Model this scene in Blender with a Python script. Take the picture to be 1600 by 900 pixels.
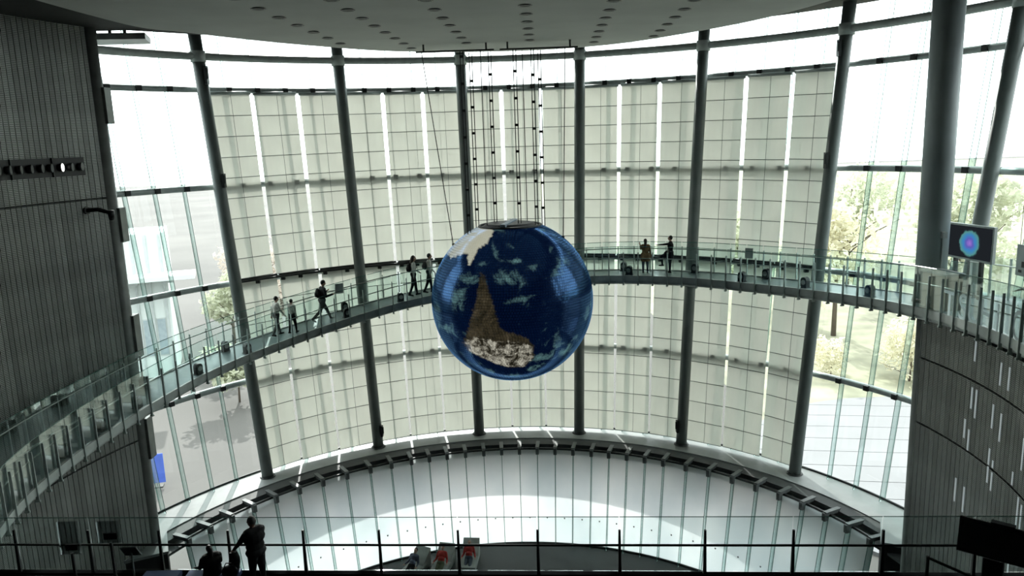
import bpy, bmesh, math, random
import numpy as np
from mathutils import Vector, Matrix, Quaternion
random.seed(7); np.random.seed(7)
for o in list(bpy.data.objects): bpy.data.objects.remove(o, do_unlink=True)
S = bpy.context.scene
COL = S.collection
R = math.radians
# All heights below are given relative to the photographer's eye; EYE lifts the whole place at the
# end so that the hall floor lies at z = 0.
EYE = 18.3
# ------------------------------------------------------------------ camera
PITCH, ROLL = R(10.8), R(-1.95)
cam_d = bpy.data.cameras.new('camera'); cam = bpy.data.objects.new('camera', cam_d); COL.objects.link(cam)
cam_d.sensor_width = 36.0; cam_d.lens = 36.0 * 1209.0 / 1600.0; cam_d.clip_end = 2000
r0 = Vector((1, 0, 0)); f0 = Vector((0, math.cos(PITCH), -math.sin(PITCH))); u0 = Vector((0, math.sin(PITCH), math.cos(PITCH)))
rt = r0 * math.cos(ROLL) + u0 * math.sin(ROLL); up = u0 * math.cos(ROLL) - r0 * math.sin(ROLL)
m = Matrix((rt, up, -f0)).transposed().to_4x4(); m.translation = (0, 0, EYE)
cam.matrix_world = m
S.camera = cam
# ------------------------------------------------------------------ sky, sun, exposure
W = bpy.data.worlds.new('sky'); S.world = W; W.use_nodes = True
bg = W.node_tree.nodes['Background']; bg.inputs['Color'].default_value = (0.93, 0.99, 0.99, 1); bg.inputs['Strength'].default_value = 4.0
sun_d = bpy.data.lights.new('sun', 'SUN'); sun_d.energy = 5.5; sun_d.angle = R(0.6); sun_d.color = (1.0, 0.97, 0.92)
sun = bpy.data.objects.new('sun', sun_d); COL.objects.link(sun)
sun.rotation_euler = Vector((0.16, -0.82, -0.49)).to_track_quat('-Z', 'Y').to_euler()
S.view_settings.view_transform = 'Standard'; S.view_settings.look = 'None'
S.view_settings.exposure = 0.0; S.view_settings.gamma = 1.0; S.view_settings.use_curve_mapping = False
try:
    S.cycles.transparent_max_bounces = 32; S.cycles.max_bounces = 10; S.cycles.transmission_bounces = 8
except Exception: pass

# ------------------------------------------------------------------ materials
MATS = {}
def new_mat(name):
    m = bpy.data.materials.new(name); m.use_nodes = True; nt = m.node_tree; nt.nodes.clear()
    out = nt.nodes.new('ShaderNodeOutputMaterial'); MATS[name] = m
    return m, nt, out
def node(nt, t, **kw):
    n = nt.nodes.new('ShaderNode' + t)
    for k, v in kw.items():
        if k in n.inputs: n.inputs[k].default_value = v
        else: setattr(n, k, v)
    return n
def noise_col(nt, c, amt, scale, coord='Object', detail=4.0):
    tc = node(nt, 'TexCoord'); nz = node(nt, 'TexNoise', Scale=scale, Detail=detail)
    nt.links.new(tc.outputs[coord], nz.inputs['Vector'])
    rp = node(nt, 'ValToRGB')
    rp.color_ramp.elements[0].position = 0.3; rp.color_ramp.elements[1].position = 0.7
    rp.color_ramp.elements[0].color = tuple(max(0, v * (1 - amt)) for v in c) + (1,)
    rp.color_ramp.elements[1].color = tuple(min(1, v * (1 + amt)) for v in c) + (1,)
    nt.links.new(nz.outputs['Fac'], rp.inputs['Fac'])
    return rp.outputs['Color'], nz
def mat(name, c, rough=0.6, metal=0.0, amt=0.12, scale=3.0, spec=0.5, bump=0.0, emit=None, es=0.0):
    m, nt, out = new_mat(name)
    p = node(nt, 'BsdfPrincipled'); p.inputs['Roughness'].default_value = rough; p.inputs['Metallic'].default_value = metal
    p.inputs['Specular IOR Level'].default_value = spec
    col, nz = noise_col(nt, c, amt, scale)
    nt.links.new(col, p.inputs['Base Color'])
    if bump:
        b = node(nt, 'Bump', Strength=bump, Distance=0.02); nt.links.new(nz.outputs['Fac'], b.inputs['Height']); nt.links.new(b.outputs['Normal'], p.inputs['Normal'])
    if emit:
        p.inputs['Emission Color'].default_value = tuple(emit) + (1,); p.inputs['Emission Strength'].default_value = es
    nt.links.new(p.outputs['BSDF'], out.inputs['Surface'])
    return m
def glass_mat(name, tint, refl=0.5, rough=0.03):
    m, nt, out = new_mat(name)
    t = node(nt, 'BsdfTransparent', Color=tuple(tint) + (1,)); g = node(nt, 'BsdfGlossy', Color=(1, 1, 1, 1), Roughness=rough)
    fr = node(nt, 'Fresnel', IOR=1.35); mu = node(nt, 'Math', operation='MULTIPLY'); mu.inputs[1].default_value = refl
    mx = node(nt, 'MixShader')
    nt.links.new(fr.outputs[0], mu.inputs[0]); nt.links.new(mu.outputs[0], mx.inputs['Fac'])
    nt.links.new(t.outputs[0], mx.inputs[1]); nt.links.new(g.outputs[0], mx.inputs[2]); nt.links.new(mx.outputs[0], out.inputs['Surface'])
    return m
def fabric_mat(name, c, trans, amt=0.06, scale=(1, 1, 1), rough=1.0):
    """thin cloth or frosted glass: part diffuse, part light let through"""
    m, nt, out = new_mat(name)
    tc = node(nt, 'TexCoord'); mp = node(nt, 'Mapping'); mp.inputs['Scale'].default_value = scale
    nz = node(nt, 'TexNoise', Scale=1.0, Detail=5.0)
    nt.links.new(tc.outputs['Object'], mp.inputs['Vector']); nt.links.new(mp.outputs[0], nz.inputs['Vector'])
    rp = node(nt, 'ValToRGB')
    rp.color_ramp.elements[0].position = 0.3; rp.color_ramp.elements[1].position = 0.7
    rp.color_ramp.elements[0].color = tuple(v * (1 - amt) for v in c) + (1,); rp.color_ramp.elements[1].color = tuple(min(1, v * (1 + amt)) for v in c) + (1,)
    nt.links.new(nz.outputs['Fac'], rp.inputs['Fac'])
    d = node(nt, 'BsdfDiffuse'); t = node(nt, 'BsdfTranslucent'); mx = node(nt, 'MixShader'); mx.inputs['Fac'].default_value = trans
    nt.links.new(rp.outputs[0], d.inputs['Color']); nt.links.new(rp.outputs[0], t.inputs['Color'])
    nt.links.new(d.outputs[0], mx.inputs[1]); nt.links.new(t.outputs[0], mx.inputs[2]); nt.links.new(mx.outputs[0], out.inputs['Surface'])
    return m
def perforated_mat(name, c, hole, sx=0.05, sz=0.05):
    """sheet metal with rows of small punched slots, by object coordinates"""
    m, nt, out = new_mat(name)
    tc = node(nt, 'TexCoord'); sp = node(nt, 'SeparateXYZ'); nt.links.new(tc.outputs['Object'], sp.inputs[0])
    def saw(sock, period, off=0.0):
        a = node(nt, 'Math', operation='DIVIDE'); a.inputs[1].default_value = period; nt.links.new(sock, a.inputs[0])
        f = node(nt, 'Math', operation='FRACT'); nt.links.new(a.outputs[0], f.inputs[0])
        s = node(nt, 'Math', operation='SUBTRACT'); s.inputs[1].default_value = 0.5; nt.links.new(f.outputs[0], s.inputs[0])
        b = node(nt, 'Math', operation='ABSOLUTE'); nt.links.new(s.outputs[0], b.inputs[0]); return b.outputs[0]
    sz_ = saw(sp.outputs['Z'], sz)
    g = node(nt, 'Math', operation='LESS_THAN'); g.inputs[1].default_value = 0.23; nt.links.new(sz_, g.inputs[0])
    ax = node(nt, 'Math', operation='ABSOLUTE'); nt.links.new(sp.outputs['X'], ax.inputs[0])
    gx = node(nt, 'Math', operation='LESS_THAN'); gx.inputs[1].default_value = 0.078; nt.links.new(ax.outputs[0], gx.inputs[0])
    mm = node(nt, 'Math', operation='MULTIPLY'); nt.links.new(g.outputs[0], mm.inputs[0]); nt.links.new(gx.outputs[0], mm.inputs[1])
    col, nz = noise_col(nt, c, 0.3, 0.7)
    oi = node(nt, 'ObjectInfo'); hv = node(nt, 'Math', operation='MULTIPLY_ADD'); hv.inputs[1].default_value = 0.5; hv.inputs[2].default_value = 0.75
    nt.links.new(oi.outputs['Random'], hv.inputs[0])
    hs = node(nt, 'HueSaturation'); nt.links.new(col, hs.inputs['Color']); nt.links.new(hv.outputs[0], hs.inputs['Value'])
    mc = node(nt, 'Mix', data_type='RGBA'); nt.links.new(mm.outputs[0], mc.inputs['Factor']); nt.links.new(hs.outputs[0], mc.inputs['A']); mc.inputs['B'].default_value = tuple(hole) + (1,)
    p = node(nt, 'BsdfPrincipled'); p.inputs['Roughness'].default_value = 0.45; p.inputs['Metallic'].default_value = 0.35
    nt.links.new(mc.outputs['Result'], p.inputs['Base Color']); nt.links.new(p.outputs[0], out.inputs['Surface'])
    return m

M_COLUMN = mat('column_paint', (0.17, 0.19, 0.185), 0.45, 0.1, 0.1, 1.5)
M_RAIL = mat('rail_steel', (0.44, 0.48, 0.475), 0.4, 0.2)
M_RAILPALE = mat('ring_steel', (0.55, 0.59, 0.57), 0.45, 0.1)
M_DARK = mat('dark_steel', (0.025, 0.028, 0.028), 0.5, 0.2)
M_BLACK = mat('black_plastic', (0.008, 0.009, 0.01), 0.5)
M_STEEL = mat('brushed_steel', (0.34, 0.39, 0.37), 0.35, 0.7)
M_POST = mat('post_steel', (0.42, 0.49, 0.47), 0.4, 0.15)
M_PANE = glass_mat('window_glass', (0.965, 0.985, 0.98), 0.35)
M_FIN = glass_mat('fin_glass', (0.87, 0.955, 0.94), 0.6)
M_BAL = glass_mat('balustrade_glass', (0.93, 0.975, 0.966), 0.5)
M_RAILGLASS = glass_mat('railing_glass', (0.93, 0.965, 0.96), 0.45)
M_EDGE = mat('glass_edge', (0.10, 0.22, 0.19), 0.2)
M_BLIND = fabric_mat('blind_fabric', (0.79, 0.79, 0.745), 0.50, 0.05, (1.5, 1.5, 0.6))
M_FROST = fabric_mat('frosted_glass', (0.90, 0.945, 0.96), 0.68, 0.10, (0.5, 0.5, 0.35))
M_CEIL = mat('ceiling_plaster', (0.62, 0.64, 0.60), 0.8, 0, 0.06, 0.6)
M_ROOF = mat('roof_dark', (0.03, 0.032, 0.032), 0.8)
M_FLOOR = mat('hall_floor', (0.035, 0.041, 0.04), 0.55, 0, 0.15, 0.8, spec=.3)
M_MEZZ = mat('mezzanine_floor', (0.010, 0.012, 0.013), 1.0, 0, 0.2, 1.5, spec=0.0)
M_WALLBACK = mat('wall_backing', (0.02, 0.022, 0.022), 0.8)
M_WALLROOM = mat('hall_wall', (0.06, 0.065, 0.062), 0.8)
M_PERF = perforated_mat('perforated_sheet', (0.28, 0.295, 0.275), (0.035, 0.038, 0.036))
M_WALLEDGE = mat('wall_edge_metal', (0.22, 0.235, 0.225), 0.5, 0.3)
M_LEDGE = mat('ledge_stone', (0.24, 0.255, 0.25), 0.5, 0, 0.12, 1.2)
M_GUTTER = mat('gutter_panel', (0.06, 0.065, 0.065), 0.6)
M_BRACKET = mat('bracket_steel', (0.10, 0.11, 0.11), 0.5, 0.1)
M_DECK = mat('ramp_deck', (0.19, 0.245, 0.255), 0.35, 0, 0.12, 1.0)
M_BEAM = mat('ramp_beam', (0.48, 0.53, 0.51), 0.4, 0.1)
M_LAMPLIT = mat('lamp_lit', (0.9, 0.9, 0.85), 0.4, emit=(1, 0.97, 0.9), es=2.5)
M_LAMPOFF = mat('lamp_lens', (0.30, 0.31, 0.30), 0.25)
M_BEIGE = mat('counter_beige', (0.40, 0.37, 0.29), 0.6)
M_SIGNGREY = mat('sign_grey', (0.36, 0.41, 0.41), 0.6)
M_LETTER = fabric_mat('vinyl_letter', (0.9, 0.95, 0.95), 0.6, .03)
M_BLUE = mat('bench_blue', (0.05, 0.08, 0.24), 0.6)

# ------------------------------------------------------------------ mesh helpers
def link(o, parent=None):
    COL.objects.link(o)
    if parent is not None: o.parent = parent
    return o
def tag(o, label=None, cat=None, group=None, kind=None):
    if label: o['label'] = label
    if cat: o['category'] = cat
    if group: o['group'] = group
    if kind: o['kind'] = kind
    return o
def empty(name, loc=(0, 0, 0), rz=0.0, parent=None):
    o = bpy.data.objects.new(name, None); o.empty_display_size = 0.1; o.location = loc; o.rotation_euler = (0, 0, rz)
    return link(o, parent)
class MB:
    def __init__(s): s.v = []; s.f = []; s.mi = []
    def add(s, vs, fs, mi=0):
        b = len(s.v); s.v += [tuple(v) for v in vs]; s.f += [tuple(i + b for i in f) for f in fs]; s.mi += [mi] * len(fs); return s
    def box(s, c, d, M=None, mi=0):
        hx, hy, hz = d[0] / 2, d[1] / 2, d[2] / 2; c = Vector(c)
        vs = [Vector((x, y, z)) for x in (-hx, hx) for y in (-hy, hy) for z in (-hz, hz)]
        if M is not None: vs = [M @ v for v in vs]
        return s.add([c + v for v in vs], [(0, 1, 3, 2), (4, 6, 7, 5), (0, 4, 5, 1), (2, 3, 7, 6), (0, 2, 6, 4), (1, 5, 7, 3)], mi)
    def hexa(s, vs, mi=0):   # 8 corners: bottom loop 0-3, top loop 4-7
        return s.add(vs, [(3, 2, 1, 0), (4, 5, 6, 7), (0, 1, 5, 4), (1, 2, 6, 5), (2, 3, 7, 6), (3, 0, 4, 7)], mi)
    def tube(s, pts, rad, n=10, mi=0, caps=True):
        pts = [Vector(p) for p in pts]; k = len(pts); rads = rad if isinstance(rad, (list, tuple)) else [rad] * k
        prev = None; rings = []
        for i, p in enumerate(pts):
            d = (pts[min(i + 1, k - 1)] - pts[max(i - 1, 0)]).normalized()
            if prev is None:
                a = Vector((0, 0, 1)) if abs(d.z) < 0.9 else Vector((1, 0, 0)); x = d.cross(a).normalized()
            else: x = (prev - d * prev.dot(d)).normalized()
            prev = x; y = d.cross(x)
            rings.append([p + (x * math.cos(2 * math.pi * j / n) + y * math.sin(2 * math.pi * j / n)) * rads[i] for j in range(n)])
        vs = [v for r in rings for v in r]; fs = []
        for i in range(k - 1):
            for j in range(n): fs.append((i * n + j, i * n + (j + 1) % n, (i + 1) * n + (j + 1) % n, (i + 1) * n + j))
        if caps: fs.append(tuple(reversed(range(n)))); fs.append(tuple(range((k - 1) * n, k * n)))
        return s.add(vs, fs, mi)
    def ell(s, c, r, M=None, nu=12, nv=8, mi=0):
        vs = [Vector((0, 0, r[2]))]; c = Vector(c)
        for i in range(1, nv):
            t = math.pi * i / nv
            for j in range(nu):
                a = 2 * math.pi * j / nu; vs.append(Vector((r[0] * math.sin(t) * math.cos(a), r[1] * math.sin(t) * math.sin(a), r[2] * math.cos(t))))
        vs.append(Vector((0, 0, -r[2])))
        if M is not None: vs = [M @ v for v in vs]
        fs = [(0, 1 + j, 1 + (j + 1) % nu) for j in range(nu)]
        for i in range(nv - 2):
            for j in range(nu): fs.append((1 + i * nu + j, 1 + (i + 1) * nu + j, 1 + (i + 1) * nu + (j + 1) % nu, 1 + i * nu + (j + 1) % nu))
        L = len(vs) - 1; b = 1 + (nv - 2) * nu
        fs += [(b + j, L, b + (j + 1) % nu) for j in range(nu)]
        return s.add([c + v for v in vs], fs, mi)
    def capsule(s, a, b, ra, rb, n=10):
        a = Vector(a); b = Vector(b); d = b - a; L = d.length
        if L < 1e-6: return s.ell(a, (ra, ra, ra))
        d /= L; pts = []; rad = []
        for t in (90, 60, 30): pts.append(a - d * ra * math.sin(R(t))); rad.append(max(ra * math.cos(R(t)), ra * 0.12))
        pts += [a, b]; rad += [ra, rb]
        for t in (30, 60, 90): pts.append(b + d * rb * math.sin(R(t))); rad.append(max(rb * math.cos(R(t)), rb * 0.12))
        return s.tube(pts, rad, n)
    def mesh(s, name, mats, smooth=False):
        me = bpy.data.meshes.new(name); me.from_pydata(s.v, [], s.f)
        for m_ in (mats if isinstance(mats, (list, tuple)) else [mats]): me.materials.append(m_)
        if any(s.mi): me.polygons.foreach_set('material_index', s.mi)
        if smooth: me.polygons.foreach_set('use_smooth', [True] * len(s.f))
        me.update(); return me
    def build(s, name, mats, parent=None, smooth=False):
        return link(bpy.data.objects.new(name, s.mesh(name, mats, smooth)), parent)
def place(name, me, M, parent=None):
    o = bpy.data.objects.new(name, me); o.matrix_local = M; return link(o, parent)
def frame(x, y, z, o):
    return Matrix(((x[0], y[0], z[0], o[0]), (x[1], y[1], z[1], o[1]), (x[2], y[2], z[2], o[2]), (0, 0, 0, 1)))

# ------------------------------------------------------------------ plan of the place
CX = -0.37
def fac(az, z, dr=0.0):            # leaning round glass front
    r = 16.29 + 0.1012 * z + dr; cy = 19.71 - 0.0532 * z
    return Vector((CX + r * math.sin(az), cy + r * math.cos(az), z))
def cyl(az, r, z, cy=20.0): return Vector((CX + r * math.sin(az), cy + r * math.cos(az), z))
TH = [R(a) for a in (-64.6, -44.11, -24.14, -5.55, 12.95, 31.62, 51.73, 73.43, 95.0)]   # column azimuths, [0] hidden by the left wall
ZA, ZB, ZC_, ZD, ZE, ZF, ZTOP = 3.63, 2.39, -1.46, -5.45, -9.66, -13.8, 4.6
FLOORZ, MEZZZ = -18.3, -9.13
def lerp(a, b, t): return a + (b - a) * t

# ------------------------------------------------------------------ outside ground
g = MB(); g.box((0, 120, -18.5), (700, 640, 0.2))
M_GROUND = mat('ground_paving', (0.08, 0.076, 0.07), 0.85, 0, 0.3, 0.05)
tag(g.build('ground', M_GROUND), kind='structure')
# ------------------------------------------------------------------ hall floor, mezzanine, roof, outer walls
g = MB(); n = 48; ring = [cyl(R(-75 + 150 * i / n), 12.6, -18.3, 20.44) for i in range(n + 1)] + [Vector((15.4, 17.9, -18.3)), Vector((15.4, -4, -18.3)), Vector((-14.0, -4, -18.3)), Vector((-14.0, 20, -18.3))]
k = len(ring); g.add(ring + [v - Vector((0, 0, 0.08)) for v in ring], [tuple(reversed(range(k))), tuple(range(k, 2 * k))] + [(i, (i + 1) % k, k + (i + 1) % k, k + i) for i in range(k)])
tag(g.build('floor', M_FLOOR), kind='structure')
g = MB(); RAILY = lambda x: 15.12 - 0.068 * x
g.hexa([Vector((-13.6, -4, MEZZZ - .5)), Vector((13.9, -4, MEZZZ - .5)), Vector((13.9, RAILY(13.9) + .08, MEZZZ - .5)), Vector((-13.6, RAILY(-13.6) + .08, MEZZZ - .5)), Vector((-13.6, -4, MEZZZ)), Vector((13.9, -4, MEZZZ)), Vector((13.9, RAILY(13.9) + .08, MEZZZ)), Vector((-13.6, RAILY(-13.6) + .08, MEZZZ))])
tag(g.build('floor_mezzanine', M_MEZZ), kind='structure')
g = MB(); n = 60
ring = [fac(R(-66 + 162 * i / n), ZTOP, 0.9) for i in range(n + 1)] + [Vector((17.2, -4.2, ZTOP)), Vector((-16, -4.2, ZTOP)), Vector((-16, 26, ZTOP))]
k = len(ring); g.add(ring + [v + Vector((0, 0, 0.4)) for v in ring], [tuple(range(k)), tuple(reversed(range(k, 2 * k)))] + [(i, k + i, k + (i + 1) % k, (i + 1) % k) for i in range(k)])
tag(g.build('roof', M_ROOF), kind='structure')
def wall_path(name, pts, z0, z1, th, m_):
    g = MB()
    for a, b in zip(pts[:-1], pts[1:]):
        a = Vector((a[0], a[1], 0)); b = Vector((b[0], b[1], 0)); d = (b - a).normalized(); nrm = Vector((d.y, -d.x, 0)) * th
        g.hexa([a + Vector((0, 0, z0)), b + Vector((0, 0, z0)), b + nrm + Vector((0, 0, z0)), a + nrm + Vector((0, 0, z0)),
                a + Vector((0, 0, z1)), b + Vector((0, 0, z1)), b + nrm + Vector((0, 0, z1)), a + nrm + Vector((0, 0, z1))])
    return tag(g.build(name, m_), kind='structure')
wall_path('wall_back', [(-12.5, -4), (17.2, -4)], -18.3, ZTOP, 0.3, M_WALLROOM)
wall_path('wall_side', [(17.0, -4), (17.0, 18.6)], -18.3, ZTOP, 0.3, M_WALLROOM)

# ------------------------------------------------------------------ left wall: round drum clad with perforated strips
def strip_mesh(name, w, h, m_):
    g = MB(); g.box((0, 0, 0), (w, 0.03, h)); return g.mesh(name, m_)
LWR = 14.05
pts = [cyl(R(a), LWR + 0.1, 0)[:2] for a in np.linspace(-65.2, -126, 24)] + [(-11.9, -4)]
wl = wall_path('wall_left', [p for p in reversed(pts)], -18.3, 4.55, -0.25, M_WALLBACK)
stepL = 0.82
for z1, z0 in ((3.98, -1.39), (-1.44, -9.83), (-9.88, -18.25)):
    h = z1 - z0; w = LWR * R(stepL) - 0.028; me = strip_mesh('perforated_strip', w, h, M_PERF)
    nst = 34
    for i in range(nst):
        a = R(-66.6 - stepL * i); nrm = Vector((-math.sin(a), -math.cos(a), 0)); t = Vector((math.cos(a), -math.sin(a), 0))
        place('perforated_strip', me, frame(t, -nrm, Vector((0, 0, 1)), cyl(a, LWR, (z0 + z1) / 2)), wl)
g = MB(); g.tube([(-13.34, 25.9, -18.3), (-13.34, 25.9, 4.3)], 0.30, 20); g.build('edge_post', M_WALLEDGE, wl, True)
for zc, h in ((1.55, 1.15), (-2.35, 1.15), (-6.2, 1.5), (-9.9, 1.5)):
    g = MB(); g.box((-13.13, 26.05, zc), (0.36, 0.42, h)); g.build('edge_block', M_WALLEDGE, wl)
g = MB(); g.hexa([Vector((-13.3, 26.1, -18.3)), Vector((-15.6, 27.4, -18.3)), Vector((-15.7, 27.2, -18.3)), Vector((-13.4, 25.8, -18.3)), Vector((-13.3, 26.1, 4.55)), Vector((-15.6, 27.4, 4.55)), Vector((-15.7, 27.2, 4.55)), Vector((-13.4, 25.8, 4.55))])
g.build('return_panel', M_WALLBACK, wl)
# ------------------------------------------------------------------ right wall under the landing
RWR = 12.7
pts = [cyl(R(a), RWR + 0.1, 0)[:2] for a in np.linspace(79.0, 128, 22)]
wr = wall_path('wall_right', pts, -18.3, -5.55, -0.25, M_WALLBACK)
stepR = 0.92
for z1, z0 in ((-5.6, -6.74), (-6.79, -8.76), (-8.81, -18.25)):
    h = z1 - z0; w = RWR * R(stepR) - 0.024; me = strip_mesh('perforated_strip', w, h, M_PERF)
    for i in range(40):
        a = R(79.4 + stepR * i); nrm = Vector((-math.sin(a), -math.cos(a), 0)); t = Vector((math.cos(a), -math.sin(a), 0))
        place('perforated_strip', me, frame(t, -nrm, Vector((0, 0, 1)), cyl(a, RWR, (z0 + z1) / 2)), wr)
g = MB(); p = cyl(R(79.2), 12.9, 0); g.tube([(p.x, p.y, -18.3), (p.x, p.y, -5.5)], 0.24, 18); g.build('edge_post', M_WALLEDGE, wr, True)
g = MB(); a = cyl(R(79), 12.9, 0); b = fac(R(79), -13.0, -0.1); b2 = fac(R(79), -6, -0.3)
g.hexa([Vector((a.x, a.y, -18.3)), Vector((b.x, b.y, -18.3)), Vector((b.x + .05, b.y - .2, -18.3)), Vector((a.x + .05, a.y - .2, -18.3)), Vector((a.x, a.y, -5.9)), Vector((b2.x, b2.y, -5.9)), Vector((b2.x + .05, b2.y - .2, -5.9)), Vector((a.x + .05, a.y - .2, -5.9))])
g.build('return_panel', M_WALLBACK, wr)
M_STREAK = mat('streak_glow', (0.7, 0.75, 0.75), 0.5, emit=(0.85, 0.95, 1.0), es=0.2)  # added glowing strips stand in for streaks of light on the right wall
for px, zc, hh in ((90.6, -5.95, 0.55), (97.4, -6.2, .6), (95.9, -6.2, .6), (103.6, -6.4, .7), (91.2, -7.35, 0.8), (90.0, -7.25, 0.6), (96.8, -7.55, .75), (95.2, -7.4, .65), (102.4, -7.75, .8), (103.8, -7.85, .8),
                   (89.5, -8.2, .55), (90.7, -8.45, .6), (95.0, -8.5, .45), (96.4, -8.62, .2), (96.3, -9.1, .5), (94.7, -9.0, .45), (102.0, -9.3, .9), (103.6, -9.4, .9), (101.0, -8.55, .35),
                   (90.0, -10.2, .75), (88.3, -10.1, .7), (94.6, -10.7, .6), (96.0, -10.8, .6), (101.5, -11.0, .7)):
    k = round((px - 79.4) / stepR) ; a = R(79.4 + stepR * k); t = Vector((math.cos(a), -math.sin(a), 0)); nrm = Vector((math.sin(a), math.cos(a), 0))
    g = MB(); g.box((0, 0, 0), (0.07, 0.012, hh)); o = g.build('light_streak', M_STREAK, wr); o.matrix_local = frame(t, nrm, Vector((0, 0, 1)), cyl(a, RWR - 0.018, zc))

# ------------------------------------------------------------------ ceiling disc with downlights
edge = [(-10.35, 17.0), (-10.25, 20.1), (-10.0, 22.4), (-9.25, 23.6), (-7.9, 25.8), (-6.6, 27.5), (-4.5, 29.7), (-2.2, 30.8), (-.2, 31.2), (2.0, 31.1), (4.4, 29.9), (6.3, 27.6), (7.75, 25.2), (8.7, 22.4), (8.95, 20.0), (9.0, 17.0)]
def catmull(P, per=6):
    out = []
    for i in range(len(P) - 1):
        p0 = P[max(i - 1, 0)]; p1 = P[i]; p2 = P[i + 1]; p3 = P[min(i + 2, len(P) - 1)]
        for j in range(per):
            t = j / per
            out.append(tuple(0.5 * (2 * b + (c - a) * t + (2 * a - 5 * b + 4 * c - d) * t * t + (-a + 3 * b - 3 * c + d) * t ** 3) for a, b, c, d in zip(p0, p1, p2, p3)))
    out.append(P[-1]); return out
CEILZ = 3.4
ring = [(x, y, CEILZ) for x, y in [(-10.35, -3.9)] + catmull(edge) + [(9.0, -3.9)]]
k = len(ring); g = MB(); ring = [Vector(v) for v in ring]
cen = Vector((-0.5, 18, 0))
ring2 = [v + (Vector((v.x, v.y, 0)) - cen) * 0.012 + Vector((0, 0, 0.1)) for v in ring]; ring3 = [v + Vector((0, 0, 0.7)) for v in ring2]
g.add(ring + ring2 + ring3, [tuple(range(k)), tuple(reversed(range(2 * k, 3 * k)))] + [(i, k + i, k + (i + 1) % k, (i + 1) % k) for i in range(k)] + [(k + i, 2 * k + i, 2 * k + (i + 1) % k, k + (i + 1) % k) for i in range(k)])
ceil = tag(g.build('ceiling', M_CEIL), kind='structure')
gm = MB(); gm.tube([(0, 0, 0), (0, 0, -0.02)], [0.15, 0.15], 14); gm.tube([(0, 0, -0.02), (0, 0, -0.03)], [0.19, 0.17], 14, caps=False)
dl_me = gm.mesh('downlight', M_BLACK)
for x0, x1, ya in ((-6.15, -5.35, 18.6), (-4.1, -3.35, 19.2), (-1.95, -1.25, 18.2), (.45, .95, 18.0), (2.7, 3.25, 19.2), (4.85, 5.25, 19.5)):
    for i in range(8):
        y = ya + 1.42 * i
        if abs(x0) > 4.5 and y > 28.2: continue
        place('downlight', dl_me, Matrix.Translation((lerp(x0, x1, (y - 18) / 11), y, CEILZ)), ceil)
# dark soffit and light shelf above the left wall
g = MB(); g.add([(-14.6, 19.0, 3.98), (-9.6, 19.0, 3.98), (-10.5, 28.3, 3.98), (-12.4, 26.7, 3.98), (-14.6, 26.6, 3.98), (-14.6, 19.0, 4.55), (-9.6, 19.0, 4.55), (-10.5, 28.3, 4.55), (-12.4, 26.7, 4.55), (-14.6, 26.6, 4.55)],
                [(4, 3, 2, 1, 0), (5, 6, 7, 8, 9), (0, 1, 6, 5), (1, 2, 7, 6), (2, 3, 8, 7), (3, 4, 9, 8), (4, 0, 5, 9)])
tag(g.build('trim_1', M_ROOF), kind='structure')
g = MB(); g.hexa([Vector(v) for v in ((-14.0, 26.6, 3.72), (-11.9, 26.9, 3.72), (-12.3, 28.2, 3.72), (-14.2, 28.0, 3.72), (-14.0, 26.6, 3.92), (-11.9, 26.9, 3.92), (-12.3, 28.2, 3.92), (-14.2, 28.0, 3.92))])
ls = tag(g.build('trim_2', M_RAILPALE), kind='structure')
for x in (-13.7, -13.2, -12.7):
    h = MB(); h.box((x, 27.2, 4.25), (0.08, 0.08, 0.7)); h.build('hanger', M_DARK, ls)

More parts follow.
